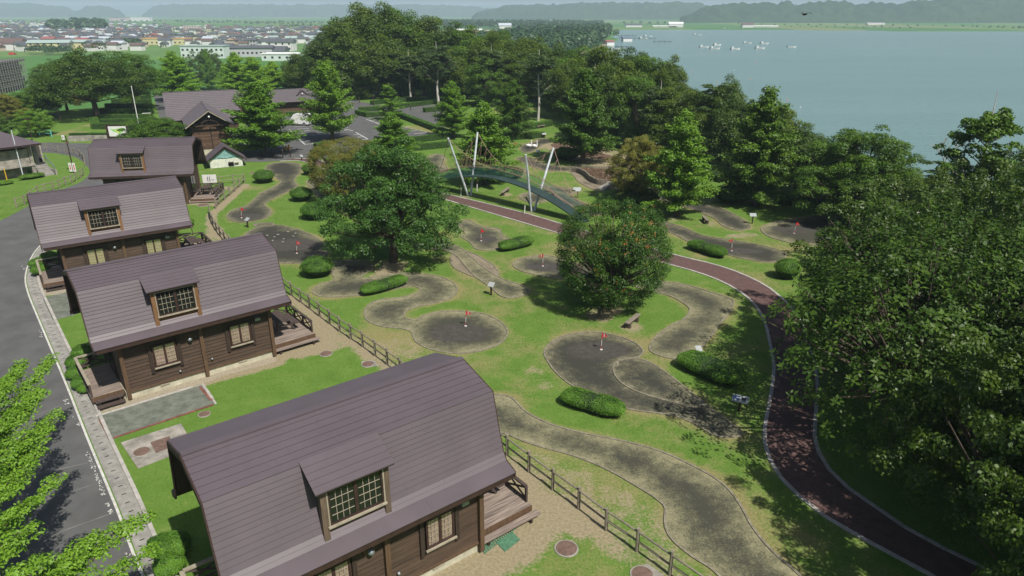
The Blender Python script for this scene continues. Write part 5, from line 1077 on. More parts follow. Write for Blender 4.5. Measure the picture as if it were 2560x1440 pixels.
# ------------------------------------------------------------ rope bridge
B1=Vector((-4.24,68.03,0)); B2=Vector((1.92,62.16,0)); RF=Vector((6.37,58.35,0)); U=(RF-B1).normalized(); LF=B1-U*5.9; NN=Vector((-U.y,U.x,0)); TL=(RF-LF).length
br=thing('rope_bridge','arched rope bridge with four slanting grey masts and green netting','bridge',tuple(LF))
def BP(t,side=0,up=0): return U*(TL*t)+NN*(side*.62)+Vector((0,0,.12+2.3*4*t*(1-t)*(1 if t<.5 else (1-.0*t))+up))
NS=46; db=MB(); db.raw([BP(i/NS,s,u_) for i in range(NS+1) for s,u_ in ((-1,0),(1,0),(1,-.08),(-1,-.08))],[(4*i+a,4*i+b_,4*i+4+b_,4*i+4+a) for i in range(NS) for a,b_ in ((0,1),(1,2),(2,3),(3,0))]); db.build('deck','bridge_deck',br)
for s in (-1,1):
    nb=MB()
    for k in range(9): nb.tube([BP(i/NS,s*(1+.12*k/8),.12+k*.10) for i in range(NS+1)],.009,3,False)
    for i in range(NS*4+1): t_=i/(NS*4); nb.bar(BP(t_,s,.05),BP(t_,s*1.12,.92),.010,.010)
    o=nb.build('net','net_green',br); o['kind']='stuff'
    MB().tube([BP(i/NS,s*1.13,.95) for i in range(NS+1)],.028,5).build('hand_rope','rope',br)
MT=[(B1,Vector((-6.03,66.15,6.02)),-1),(B1,Vector((-3.4,69.4,6.05)),1),(B2,Vector((1.2,61.41,5.37)),-1),(B2,Vector((3.82,64.15,5.48)),1)]
for bs,tp,s in MT:
    off=Vector((.10,.10,0))*s; MB().tube([bs+off-LF-Vector((0,0,.1)),tp-LF],[.115,.095],10).build('mast','pole_blue',br)
def sag(a,b,sg,n=12): return [a+(b-a)*(i/n)+Vector((0,0,-sg*4*(i/n)*(1-i/n))) for i in range(n+1)]
for (bs,tp,s),(bs2,tp2,s2) in ((MT[0],MT[2]),(MT[1],MT[3])):
    mid=BP(.50,s*1.15,1.05); c1_=sag(tp-LF,mid,.55); c2_=sag(mid,tp2-LF,.55); MB().tube(c1_,.022,5,False).build('main_cable','rope',br); MB().tube(c2_,.022,5,False).build('main_cable','rope',br)
    ca=sag(tp-LF,BP(.10,s*1.1,.9),.5); MB().tube(ca,.022,5,False).build('main_cable','rope',br); cb=sag(tp2-LF,BP(.93,s*1.1,.8),.5); MB().tube(cb,.022,5,False).build('main_cable','rope',br)
    for c in (c1_,c2_,ca,cb):
        for i in range(2,11,2):
            p=c[i]; t0=(p.dot(U))/TL
            for dt in (-.014,.014): MB().tube([p,BP(min(.98,max(.02,t0+dt)),s*1.12,.9)],.011,4,False).build('hanger','rope',br)
for px,py,px2,py2 in ((1152,489,0,1),(1192,479,1,1),(1311,534,2,1),(1344,511,3,1)):
    x,y=G(px,py); a=Vector((x,y,0))-LF; MB().tube([a-Vector((0,0,.1)),a+Vector((.05,.05,.75))],.04,6).build('anchor_post','white_paint',br); bs,tp,s=MT[px2]; MB().tube([a+Vector((.05,.05,.75)),a*.55+(tp-LF)*.45],.012,4,False).build('stay_rope','rope',br)
# ------------------------------------------------------------ flags, signs, benches, swans
def glyph(txt,size,mat):
    cu=bpy.data.curves.new('digit','FONT'); cu.body=txt; cu.size=size; cu.extrude=.003; cu.align_x='CENTER'; cu.align_y='CENTER'; o=bpy.data.objects.new('digit',cu); COL.objects.link(o)
    me=bpy.data.meshes.new_from_object(o.evaluated_get(bpy.context.evaluated_depsgraph_get())); bpy.data.objects.remove(o); me.materials.clear(); me.materials.append(M[mat]); return me
def flag(px,py,num,label,side=1,h=1.0):
    x,y=G(px,py); t=thing('hole_flag',label,'flag',(x,y,.02),R.uniform(-.15,.15)); t.scale=(.82,.82,.95); t.rotation_euler[0]=R.uniform(-.04,.04); t.rotation_euler[1]=R.uniform(-.06,.1)
    MB().tube([(0,0,0),(0,0,.26)],.018,6).build('pole_band','red_paint',t); MB().tube([(0,0,.26),(0,0,.62)],.016,6).build('pole','white_paint',t); MB().tube([(0,0,.62),(0,0,h)],.016,6).build('pole_band','red_paint',t)
    MB().tube([(0,0,0),(0,0,.03)],.09,12).build('cup','white_paint',t)
    f=MB().raw([(side*.015,0,h),(side*.40,.05,h-.22),(side*.015,0,h-.30),(side*.2,.06,h-.11),(side*.015,.008,h),(side*.40,.058,h-.22),(side*.015,.008,h-.30)],[(0,3,1),(0,2,3),(2,1,3),(4,5,6)]).build('pennant','red_paint',t)
    if num: inst('digit',glyph(num,.22,'white_paint'),f,(side*.14,-.012,h-.15),(math.pi/2,0,0))
flag(1164,816,'3','red pennant numbered 3 on the round green in front of the nearest cabin',1,1.05); flag(1503,875,'5','red pennant numbered 5 on the right-hand double green',1,1.05); flag(1357,666,'6','red pennant numbered 6 left of the round berry tree',-1,1.0)
flag(742,634,'1','red pennant on the big dark green behind the second cabin',1,1.05); flag(604,545,'','small red flag on the curved lane near the fence',1,1.0); flag(1203,603,'','red flag on the pale green below the red path',1,1.05)
flag(1829,628,'7','red pennant on the long right-hand green behind the clipped bush',-1,1.05); flag(1985,584,'','red flag on the far right round green',1,1.05); flag(784,462,'','red and white flag beside the central tree',-1,1.1); flag(1521,446,'','red flag in the brown palisaded bed',1,1.1); flag(1289,377,'','red flag left of the swans',-1,1.1)
def teesign(px,py,label,rz=0,w=.42,h=.72,mat='dark_brown',txt=False):
    x,y=G(px,py); t=thing('hole_sign',label,'sign',(x,y,0),rz); MB().box(-.045,.045,-.045,.045,-.1,h-.04).build('post',mat,t)
    p=MB().raw([(q*w/2,yy,zz) for q in (-1,1) for yy,zz in ((-.14,h-.10),(.16,h+.10),(.16,h+.13),(-.14,h-.07))],[(0,1,2,3),(7,6,5,4),(0,4,5,1),(3,2,6,7),(0,3,7,4),(1,5,6,2)]).build('panel','sign_pale',t)
    if txt:
        n=(0,-.55,.83)
        for q,m_,ww in ((-.38,'ink_blue',.10),(-.16,'ink_blue',.22),(.2,'ink',.26)): MB().raw([(q*w-ww*w/2,-.06,h-.01),(q*w+ww*w/2,-.06,h-.01),(q*w+ww*w/2,.08,h+.085),(q*w-ww*w/2,.08,h+.085)],[(0,1,2,3)]).build('lettering',m_,p)
        for i in range(4): MB().raw([(-.24*w+i*.06,-.02,h+.019),(-.24*w+i*.06+.035,-.02,h+.019),(-.24*w+i*.06+.035,.05,h+.070),(-.24*w+i*.06,.05,h+.070)],[(0,1,2,3)]).build('lettering','white_paint',p)
teesign(1228,738,'slanted white sign on a dark post beside the narrow humped lane',-.5); teesign(620,569,'slanted white sign by the curved lane nearest the fence',-.6); teesign(1744,903,'white-topped sign behind the largest long clipped bush',.25,.34,.7,'rust'); teesign(1847,1027,'blue and white lettered sign in shade near the red path bend',-.45,.72,.6,'dark_brown',True)
teesign(1880,560,'white sign with dark post on the lawn below the lake hedge',-.1,.55,.8); teesign(1444,495,'white sign on brown post right of the rope bridge',.1,.5,.8,'rust'); teesign(1345,392,'small grey-green sign in tree shade behind the bridge',0,.5,.7,'net_green'); teesign(755,402,'tiny white sign beside the bush at the red path start',.9,.3,.6); teesign(1360,345,'small white sign in front of the dark hedge, above the swans',.2,.6,.6); teesign(1443,478,'black and white board lying low behind the brown-post sign',0,.8,.25,'ink')
def bench(a,b,label,mat='fence_wood'):
    p,q=G(*a),G(*b); L=max(1.25,math.dist(p,q)); t=thing('park_bench',label,'bench',((p[0]+q[0])/2,(p[1]+q[1])/2,0),math.atan2(q[1]-p[1],q[0]-p[0]))
    for y in (-.13,.02): MB().box(-L/2,L/2,y,y+.14,.36,.42).build('seat_board',mat,t)
    for x in (-L*.32,L*.32): MB().box(x-.1,x+.1,-.12,.15,-.05,.36).build('support','bark',t)
bench((1566,824),(1596,800),'grey wooden bench in sun below the round berry tree'); bench((1255,491),(1272,478),'grey wooden bench behind the red path under the rope bridge'); bench((1757,550),(1768,562),'small dark bench on the right-hand lawn near the ginkgo trunk'); bench((1342,322),(1362,319),'pale bench in front of the shaded wood'); bench((356,289),(378,288),'white bench standing on the stepped hedges terrace','white_paint'); bench((1365,487),(1380,489),'low dark bench beside the lane behind the rope bridge','bark')
simple('swan_white',(.72,.72,.70),.55,.08,4)
def swan(px,py,label):
    x,y=G(px,py); t=thing('swan_figure',label,'swan',(x,y,0),R.uniform(-.2,.2)); t.scale=(.68,.68,.68); o=bpy.data.objects
    me=MB().sphere((0,0,.45),.5,16,10,(1.0,.55,.62)).tube([(.30,0,.50),(.48,0,.72),(.46,0,1.05),(.36,0,1.30),(.44,0,1.46),(.56,0,1.46)],[.15,.10,.075,.07,.085,.06],10).sphere((-.46,0,.62),.16,10,6,(1.3,.8,.7)); me.build('body','swan_white',t,True)
    for s in (-1,1): MB().sphere((-.08,s*.22,.56),.36,10,8,(1.1,.32,.6)).build('wing','swan_white',t,True)
    MB().tube([(.60,0,1.45),(.75,0,1.40)],[.04,.015],6).build('beak','yellow_paint',t)
swan(1323,370,'left one of two white swan figures on the lane'); swan(1337,371,'right one of two white swan figures on the lane')
# palisade of short round stakes and the brown bed behind it
PL=smoothline(GP([(1429,430),(1446,433),(1462,441),(1474,452),(1492,461),(1517,464)]),6,False); st=resample(PL,.17); pal=thing('stake_palisade','curved palisade of short grey stakes round the brown bed','palisade',(*st[0],0))
sm=MB().tube([(0,0,-.1),(0,0,.62),(0,0,.66)],[.075,.075,.05],6).mesh('stake','fence_wood')
for x,y in st: inst('stake',sm,pal,(x-st[0][0],y-st[0][1],R.uniform(-.06,.04)))
P2=smoothline(GP([(1440,419),(1460,420),(1490,424),(1530,424),(1570,430)]),5,False); st=resample(P2,.2); pal2=thing('stake_palisade','back row of short stakes behind the brown bed','palisade',(*st[0],0))
for x,y in st: inst('stake',sm,pal2,(x-st[0][0],y-st[0][1],-.25))
simple('litter',(.12,.075,.05),.95,.6,9,b=.8)
flat([(1429,429),(1440,420),(1500,424),(1580,432),(1600,455),(1560,470),(1517,463),(1492,460),(1474,451),(1462,440),(1446,432)],.10,'planting_bed','litter'); flat([(1375,362),(1400,352),(1460,372),(1540,392),(1560,402),(1500,398),(1440,388),(1400,382)],.012,'bare_soil','litter')
def leaves(name,poly,n,size,mat,z=.12):
    global NR; NR=np.random.default_rng(3); P=np.array(poly); x0,y0=P.min(0); x1,y1=P.max(0); X=NR.uniform(x0,x1,n*3); Y=NR.uniform(y0,y1,n*3); k=inside(X,Y,poly); X=X[k][:n]; Y=Y[k][:n]; Q=np.stack([X,Y,np.full(len(X),z)+NR.uniform(0,.04,len(X))],1)
    me=leafmesh(name,Q,NR.normal(size=Q.shape)*.4+np.array([0,0,1]),np.full(len(Q),size)*NR.uniform(.6,1.3,len(Q)),mat,NR.random(len(Q)),'diamond'); o=bpy.data.objects.new(name,me); COL.objects.link(o); tag(o,'fallen brown leaves lying in the palisaded bed','fallen leaves'); o['kind']='stuff'
leafmat('dead_leaf',(.07,.04,.025),(.22,.15,.09),.05); leaves('fallen_leaves',GP([(1429,429),(1440,420),(1500,424),(1580,432),(1600,455),(1560,470),(1517,463),(1492,460),(1474,451),(1462,440),(1446,432)]),3500,.09,'dead_leaf')
bxp,byp=G(1530,470); rk=thing('concrete_ramp','grey concrete block ramp beside the palisaded bed','ramp',(bxp,byp,0),.5); MB().raw([(-1.6,-.5,0),(1.2,-.5,0),(1.2,.5,0),(-1.6,.5,0),(-.2,-.5,.62),(1.2,-.5,.62),(1.2,.5,.62),(-.2,.5,.62)],[(0,1,5,4),(4,5,6,7),(2,3,7,6),(3,0,4,7),(1,2,6,5)]).build('ramp_slab','concrete_old',rk); MB().box(.6,1.3,-.6,.6,0,.95).build('end_block','concrete_old',rk)
# small pucks lying on the dark green
for i,(px,py) in enumerate([(668,590),(686,594),(695,588),(709,599),(720,581),(739,585),(733,592),(707,607),(682,603),(782,640)]):
    x,y=G(px,py); t=thing('stone_marker','pale stone lying on the dark green behind the second cabin','stone',(x,y,.02),R.random()*6,'pale stones scattered on the dark green'); MB().sphere((0,0,.04),.10,8,5,(1.3,.8,.45)).build('stone','concrete_grey',t,True)
# bollards and car-park posts
for i,(px,py,h) in enumerate([(899,257,.9),(935,270,2.4),(1027,276,.9),(1088,289,.9),(727,392,.9),(708,394,.9),(686,396,.8),(842,293,.9)]):
    x,y=G(px,py); t=thing('bollard',['brown post at the car park entrance','tall dark lamp post by the island hedge','brown post by the strip of lawn behind the long hedge','brown post at the right end of the side road','dark bollard at the end of the road, the one nearest the path','dark bollard second from the path','dark bollard beside the tiered ginkgo trunk','brown post beside the white block in the car park'][i],'post',(x,y,0)); MB().tube([(0,0,-.1),(0,0,h)],.07,8).build('shaft','dark_brown',t); MB().tube([(0,0,h),(0,0,h+.12)],[.10,.06],8).build('cap','rust',t)
for i,(px,py) in enumerate([(716,380),(723,377)]):
    x,y=G(px,py); t=thing('warning_sign',['orange-yellow sign beside the ginkgo trunk, left of the pair','yellow sign beside the ginkgo trunk, right of the pair'][i],'sign',(x,y,0)); MB().box(-.12,.12,-.03,.03,.25,.8).build('panel','yellow_paint',t); MB().tube([(0,0,-.1),(0,0,.3)],.03,6).build('post','dark_brown',t)
# white vans
def van(px,py,rz,label,group='white vans at the hall'):
    x,y=G(px,py); t=thing('parked_van',label,'van',(x,y,0),rz,group); W=.74
    side=[(-1.68,.28),(1.62,.28),(1.66,.55),(1.60,.92),(1.30,1.02),(.86,1.72),(.6,1.86),(-1.45,1.88),(-1.64,1.70),(-1.70,.9)]; n=len(side); v=[]
    for s in (-1,1): v+=[(a,s*(W-(.10 if c>1.1 else 0)),c) for a,c in side]
    MB().raw(v,[tuple(range(n))[::-1],tuple(range(n,2*n))]+[(i,(i+1)%n,(i+1)%n+n,i+n) for i in range(n)]).build('body','white_paint',t)
    for s in (-1,1):
        for a,b_ in ((-1.5,-.75),(-.68,.08),(.14,.84)):
            e=.0 if a<.1 else .36; MB().raw([(a,s*(W-.075),1.12),(b_+(.18 if e else 0),s*(W-.075),1.12),(b_-e*.55,s*(W-.088),1.64),(a,s*(W-.088),1.64)],[(0,1,2,3) if s<0 else (3,2,1,0)]).build('side_window','car_glass',t)
        for a in (-1.05,1.1): w_=MB().tube([(a,s*(W-.14),.28),(a,s*(W+.02),.28)],.28,14).build('wheel','rubber',t); MB().tube([(a,s*(W+.02),.28),(a,s*(W+.03),.28)],.15,10).build('rim','metal_grey',w_)
        MB().box(1.58,1.68,s*.5-.14,s*.5+.14,.62,.80).build('headlight','metal_grey',t)
    MB().raw([(1.33,-W+.18,1.06),(1.33,W-.18,1.06),(.92,W-.2,1.68),(.92,-W+.2,1.68)],[(0,1,2,3)]).build('windscreen','car_glass',t); MB().raw([(-1.715,-W+.18,1.08),(-1.715,W-.18,1.08),(-1.68,W-.2,1.62),(-1.68,-W+.2,1.62)],[(3,2,1,0)]).build('rear_window','car_glass',t)
van(752,313,math.pi-.25,'white boxy van parked in the car park behind the tiered ginkgo'); van(583,374,.1,'white vehicle half hidden behind the painted shed, in front of the hall')
# ------------------------------------------------------------ far left: scaffolded building
def scaf():
    a=Vector((-160.5,205,0)); b=Vector((-170.5,254,0)); dr=(b-a); L=dr.length; t=thing('scaffolded_building','large grey building wrapped in scaffolding at the left edge','building',(a.x,a.y,hz(-168,235)),math.atan2(dr.y,dr.x)); H=9.3
    MB().box(0,L,1.2,22,-1,H-.3).build('wall','concrete_grey',t); MB().box(-.5,L+.6,-.6,23,H-.3,H+.3).build('roof','roof_far',t)
    for i in range(26):
        x=i*2; MB().box(x+.4,x+1.6,1.05,1.2,6.0,7.8).build('window','glass',t); MB().box(x+.4,x+1.6,1.05,1.2,2.2,4.0).build('window','glass',t)
    pmm=MB().tube([(0,0,-1),(0,0,H+.9)],.10,5).mesh('scaffold_pole','concrete_grey')
    for i in range(int(L/1.8)+1):
        for y in (-.9,.5): inst('scaffold_pole',pmm,t,(i*1.8,y,0))
    for z in (1.8,3.7,5.6,7.5,H): 
        MB().box(-.3,L+.3,-1.0,.6,z-.08,z).build('scaffold_deck','concrete_grey',t)
        for dz in (.5,1.0): MB().tube([(-.3,-.95,z+dz),(L+.3,-.95,z+dz)],.07,4).build('guard_rail','concrete_grey',t)
scaf()
# ------------------------------------------------------------ hills
def hillmat():
    m,t,p=nodes('hill_forest'); P=world(t); f=noise(t,.035,6,.7,P); c=noise(t,.004,3,.5,P)
    t.links.new(mix(t,1,ramp(t,f,[(.3,(.016,.040,.018)),(.7,(.045,.082,.030))]),ramp(t,c,[(.3,(.8,.85,.9)),(.7,(1.1,1.1,1))]),'MULTIPLY'),p.inputs['Base Color']); p.inputs['Roughness'].default_value=1; p.inputs['Specular IOR Level'].default_value=.1; bump(t,p,f,1,8); M['hill_forest']=m
hillmat()
def hill(prof,D,front,back,amp,step=3.0,rows=14):
    pxs=np.arange(prof[0][0],prof[-1][0]+step,step); ty=np.interp(pxs,[a for a,_ in prof],[b for _,b in prof]); V=[];az=np.arctan((pxs-1280)/FPX/cT)
    rr=[(-front+(front)*k/(rows*2//3),(k/(rows*2//3))) for k in range(rows*2//3+1)]+[(back*k/(rows//3),1-k/(rows//3)) for k in range(1,rows//3+1)]
    tops=[]
    for p_,t_ in zip(pxs,ty):
        dx=(p_-1280)/FPX; s=(720-t_)/FPX; x=dx*D; # solve height at distance D
        y=D; z=CH+y*(s*cT-sT)/(cT+s*sT); X=dx*(y*cT+(CH-z)*sT); tops.append((X,y,z))
    for k,(off,fr) in enumerate(rr):
        for i,(X,y,z) in enumerate(tops):
            f=(y+off)/y; fr2=math.sin(fr*math.pi/2)**.8 if fr>0 else 0; n_=(vnoise(X*f,(y+off),amp*2.6,5)-.5)*amp+(vnoise(X*f,(y+off)*1.3,amp*1.1,9)-.5)*amp*.7
            V.append((X*f,(y+off),LZ-1+(z-LZ+1)*fr2+n_*min(1,fr*4)))
    V=np.array(V); nx=len(pxs); ny=len(rr); i=np.arange(nx*ny).reshape(ny,nx); q=np.stack([i[:-1,:-1],i[:-1,1:],i[1:,1:],i[1:,:-1]],-1).reshape(-1,4); me=bpy.data.meshes.new('hills'); fastmesh(me,V,q); me.materials.append(M['hill_forest']); o=bpy.data.objects.new('hills',me); COL.objects.link(o); o['kind']='structure'
hill([(-700,14),(0,12),(400,13.5),(900,11.5),(1300,13.5),(1600,12),(2000,9),(3300,6)],8600,900,600,22,5)
hill([(-600,9),(-100,10),(0,9),(60,7),(110,12),(150,14),(175,22),(200,38)],4700,380,400,15)
hill([(168,39),(190,30),(215,17),(245,14),(275,20),(300,28),(312,39)],4400,200,200,13)
hill([(355,39),(375,22),(395,13),(430,11),(600,12),(760,12.5),(900,12),(1050,12),(1180,17),(1240,26),(1280,39)],5000,500,400,15)
hill([(1180,40),(1210,27),(1260,17),(1320,14),(1400,12),(1460,9),(1560,8),(1640,7),(1720,7),(1757,9),(1762,15),(1820,14),(1880,9),(1940,13),(1990,14),(2040,12)],3100,300,350,13)
hill([(1700,44),(1760,22),(1820,14),(1900,10),(1945,9),(1955,4),(1975,5),(1985,14),(2040,9),(2070,5),(2125,5),(2138,15),(2180,10),(2230,9),(2245,13),(2290,6),(2330,0),(2400,-6),(2560,-8),(3100,-10)],2150,220,350,12,2.5,20)
# ------------------------------------------------------------ far woods and tree rows
FP=[];FS=[]
def wood(polyorline,spacing,h,line=False,z=LZ,r=None):
    P=GP(polyorline,z) 
    if line: pts=[(x+R.uniform(-2,2),y+R.uniform(-6,6)) for x,y in resample(P,spacing)]
    else:
        a=np.array(P); x0,y0=a.min(0); x1,y1=a.max(0); X,Y=np.meshgrid(np.arange(x0,x1,spacing),np.arange(y0,y1,spacing)); X=X.ravel()+NR.uniform(-.4,.4,X.size)*spacing; Y=Y.ravel()+NR.uniform(-.4,.4,Y.size)*spacing; k=inside(X,Y,P); pts=list(zip(X[k],Y[k]))
    for x,y in pts: FP.append((x,y,z)); FS.append((h*R.uniform(.75,1.15),(r or h*.42)*R.uniform(.8,1.2)))
wood([(1195,150),(1300,152),(1395,150),(1432,142),(1468,131),(1492,121),(1512,108),(1524,96),(1520,86),(1440,88),(1370,90),(1300,98),(1240,112),(1200,128)],6.5,12)
wood([(1060,72),(1200,76),(1350,76),(1480,74),(1520,70),(1500,64),(1300,62),(1090,60)],15,11); wood([(1536,99),(1542,98),(1541,95)],6,8)
wood([(125,80),(165,80),(168,74),(128,74)],10,15); wood([(185,80),(262,80),(262,74),(186,74)],10,16); wood([(68,138),(178,140),(180,133),(70,132)],5,5); wood([(270,118),(350,122),(352,114),(272,112)],6,6)
wood([(440,59),(640,61),(870,62)],11,8,True); wood([(630,63),(760,64)],12,7,True); wood([(430,46),(620,47)],20,8,True); wood([(850,52),(1100,52)],20,9,True); wood([(1560,62),(1680,62)],18,8,True); wood([(1850,64),(2100,66),(2560,72)],22,5,True); wood([(1980,70),(2300,73)],14,4,True); wood([(2440,72),(2560,74)],10,5,True)
wood([(0,58),(200,58),(420,56)],16,7,True); wood([(-50,100),(120,104)],22,6,True); wood([(300,98),(520,100)],26,6,True); wood([(150,122),(420,125)],22,5,True); wood([(560,88),(800,92)],26,6,True); wood([(700,70),(830,74)],14,7,True); wood([(0,75),(330,80),(560,82)],20,6,True)
def farwood():
    global NR; NR=np.random.default_rng(8); C=np.array(FP); S=np.array(FS); K=len(C); D=np.hypot(C[:,0],C[:,1]); cnt=np.clip((9000/np.maximum(D,80))*4,16,90).astype(int); idx=np.repeat(np.arange(K),cnt); n=len(idx)
    d=NR.normal(size=(n,3)); d/=np.linalg.norm(d,axis=1,keepdims=True); d[:,2]=np.where(d[:,2]<-.3,-d[:,2],d[:,2]); rad=S[idx,1][:,None]; P=C[idx]+np.array([0,0,1.])*S[idx,0][:,None]*.58+d*np.concatenate([rad,rad,S[idx,0][:,None]*.42],1)*NR.uniform(.75,1.05,(n,1))
    sz=S[idx,1]*.42*np.sqrt(40/cnt[idx]); tone=np.clip(.55*NR.random(K)[idx]+.35*NR.random(n),0,1); me=leafmesh('far_woods',P,d+NR.normal(size=(n,3))*.35+np.array([0,0,.3]),sz,'leaf_far',tone,'diamond'); o=bpy.data.objects.new('far_woods',me); COL.objects.link(o); o['kind']='stuff'; tag(o,'distant woods and tree rows on the plain and the lake headland','woods')
farwood()
# ------------------------------------------------------------ the town on the plain
WC={'white':(.60,.60,.59),'cream':(.52,.48,.37),'pink':(.46,.37,.34),'grey':(.40,.41,.42),'tan':(.46,.38,.30)}
RC={'dark grey':(.085,.09,.10),'blue':(.11,.16,.22),'brown':(.13,.085,.075),'red':(.26,.09,.08),'pale green':(.30,.38,.36),'silver':(.42,.46,.50)}
for k,c in WC.items(): colmat('wall_'+k,c)
for k,c in RC.items(): colmat('roof_'+k,c,.5)
HM={}
def house_mesh(kind,wc,rc):
    if (kind,wc,rc) in HM: return HM[(kind,wc,rc)]
    L,W,h,r={0:(11,7,5.6,1.9),1:(9,7.5,3.2,1.8),2:(14,8,3.4,1.8),3:(9,8,5.8,2.0)}[kind]
    wl=MB().box(-L/2,L/2,-W/2,W/2,-1,h)
    if kind in(0,3): wl.raw([(-L/2,-W/2-.02,h),(-L/2,W/2,h),(-L/2,0,h+r),(L/2,-W/2,h),(L/2,W/2,h),(L/2,0,h+r)],[(0,1,2),(5,4,3)])
    wd=MB()
    for z in ([1.0,3.7] if h>5 else [1.0]):
        for i in range(4): x=-L/2+L*(i+.5)/4; wd.box(x-.65,x+.65,-W/2-.05,-W/2-.001,z,z+1.2)
    o=.6
    if kind in(0,2): rf=MB().raw([(-L/2-o,-W/2-o,h-.1),(L/2+o,-W/2-o,h-.1),(L/2+o,W/2+o,h-.1),(-L/2-o,W/2+o,h-.1),(-L/2-o,0,h+r),(L/2+o,0,h+r)],[(0,1,5,4),(2,3,4,5),(0,4,3),(1,2,5),(3,2,1,0)])
    else: rf=MB().raw([(-L/2-o,-W/2-o,h-.1),(L/2+o,-W/2-o,h-.1),(L/2+o,W/2+o,h-.1),(-L/2-o,W/2+o,h-.1),(-L/6,0,h+r),(L/6,0,h+r)],[(0,1,5,4),(2,3,4,5),(0,4,3),(1,2,5),(3,2,1,0)])
    HM[(kind,wc,rc)]=(wl.mesh('wall','wall_'+wc),rf.mesh('roof','roof_'+rc),wd.mesh('windows','glass')); return HM[(kind,wc,rc)]
used=[]; rr=random.Random(12)
def free(px,py,x,y):
    for a,b,c,d_ in ((365,118,535,140),(690,110,770,132),(520,98,565,106),(0,128,360,160),(330,30,430,64),(455,60,800,70),(360,112,400,124),(430,88,540,96) ): 
        if a<px<c and b<py<d_: return False
    return True
zones=[(-40,145,64,140,64),(145,360,82,126,66),(300,540,70,104,50),(520,820,72,124,96),(-40,420,58,68,20)]
for x0,x1,y0,y1,n in zones:
    k=0; tries=0
    while k<n and tries<4000:
        tries+=1; px,py=rr.uniform(x0,x1),rr.uniform(y0,y1); x,y=G(px,py,LZ)
        if not free(px,py,x,y) or any(abs(x-a)<11 and abs(y-b)<(11 if y<700 else 16) for a,b in used): continue
        used.append((x,y)); k+=1; kd=rr.choice((0,0,1,2,3)); wc=rr.choice(('white','white','cream','grey','tan','pink','white')); rc=rr.choice(('dark grey',)*9+('blue','brown','brown','brown','silver','silver','red','pale green'))
        a,b,c=house_mesh(kd,wc,rc); nm='low' if kd in(1,2) else 'two-storey'
        t=thing('house',f'{nm} {wc}-walled house with {rc} roof in the town on the plain','house',(x,y,hz(x,y)),rr.choice((0,math.pi/2))+rr.uniform(-.25,.25),f'{nm} {wc} houses with {rc} roofs in the town'); t.scale=(.82,.82,.85); inst('wall',a,t); inst('roof',b,t); inst('windows',c,t)['kind']='stuff'
SH=[MB(),MB(),MB()]
def small_houses():
    k=0; tries=0
    while k<520 and tries<9000:
        tries+=1; x0,x1,y0,y1=rr.choice([(-60,420,50,112),(-60,360,90,130),(300,830,72,120),(-60,200,70,140)]); px,py=rr.uniform(x0,x1),rr.uniform(y0,y1); x,y=G(px,py,LZ)
        if not free(px,py,x,y) or any(abs(x-a)<9 and abs(y-b)<9 for a,b in used): continue
        used.append((x,y)); k+=1; m=Matrix.Translation((x,y,LZ))@Matrix.Rotation(rr.choice((0,math.pi/2))+rr.uniform(-.3,.3),4,'Z'); L,W,h=rr.uniform(5,9),rr.uniform(4.5,6.5),rr.uniform(2.6,5); SH[0].box(-L/2,L/2,-W/2,W/2,-1,h,m)
        SH[1+(rr.random()<.25)].raw([m@Vector(q) for q in [(-L/2-.5,-W/2-.5,h),(L/2+.5,-W/2-.5,h),(L/2+.5,W/2+.5,h),(-L/2-.5,W/2+.5,h),(-L/2-.3,0,h+1.6),(L/2+.3,0,h+1.6)]],[(0,1,5,4),(2,3,4,5),(0,4,3),(1,2,5),(3,2,1,0)])
small_houses()
t=SH[0].build('far_houses','wall_white'); tag(t,'remaining small houses packed into the distant town','houses'); t['kind']='stuff'
for b_,m_ in ((SH[1],'roof_dark grey'),(SH[2],'roof_brown')): b_.build('roofs',m_,t)['kind']='stuff'
def block(px,py,L,W,h,wc,rc,label,rz=0,roof='flat',win=(0,0),name='building',z=None):
    zz=LZ if z is None else z; x,y=G(px,py,zz); t=thing(name,label,'building',(x,y+W/2,zz),rz); wl=MB().box(-L/2,L/2,-W/2,W/2,-1,h).build('wall','wall_'+wc,t)
    if roof=='flat': MB().box(-L/2-.3,L/2+.3,-W/2-.3,W/2+.3,h,h+.5).build('roof','roof_'+rc,t)
    else: MB().raw([(-L/2-.6,-W/2-.6,h),(L/2+.6,-W/2-.6,h),(L/2+.6,W/2+.6,h),(-L/2-.6,W/2+.6,h),(-L/2-.6,0,h+roof),(L/2+.6,0,h+roof)],[(0,1,5,4),(2,3,4,5),(0,4,3),(1,2,5),(3,2,1,0)]).build('roof','roof_'+rc,t)
    nx,nz=win
    if nx:
        wm_=MB().box(-.6,.6,-.06,0,0,1.1).mesh('window','glass')
        for j in range(nz):
            for i in range(nx): inst('window',wm_,wl,(-L/2+L*(i+.5)/nx,-W/2,1.2+j*3))
colmat('wall_mint',(.50,.58,.54)); colmat('wall_yellow',(.52,.48,.27)); colmat('roof_orange',(.55,.33,.12)); colmat('roof_white',(.7,.7,.7))
block(508,146,25,9,6.6,'mint','pale green','pale mint two-storey building with small windows behind the pine',0,'flat',(9,2)); block(628,142,38,15,3.2,'white','dark grey','long low building with dark terraced roof and white gables, right of the mint building',.06,2.6,(12,1)); block(625,140,26,7,4.6,'grey','dark grey','upper storey block of the long dark-roofed building',.06,1.4,(10,1),z=LZ+.5)
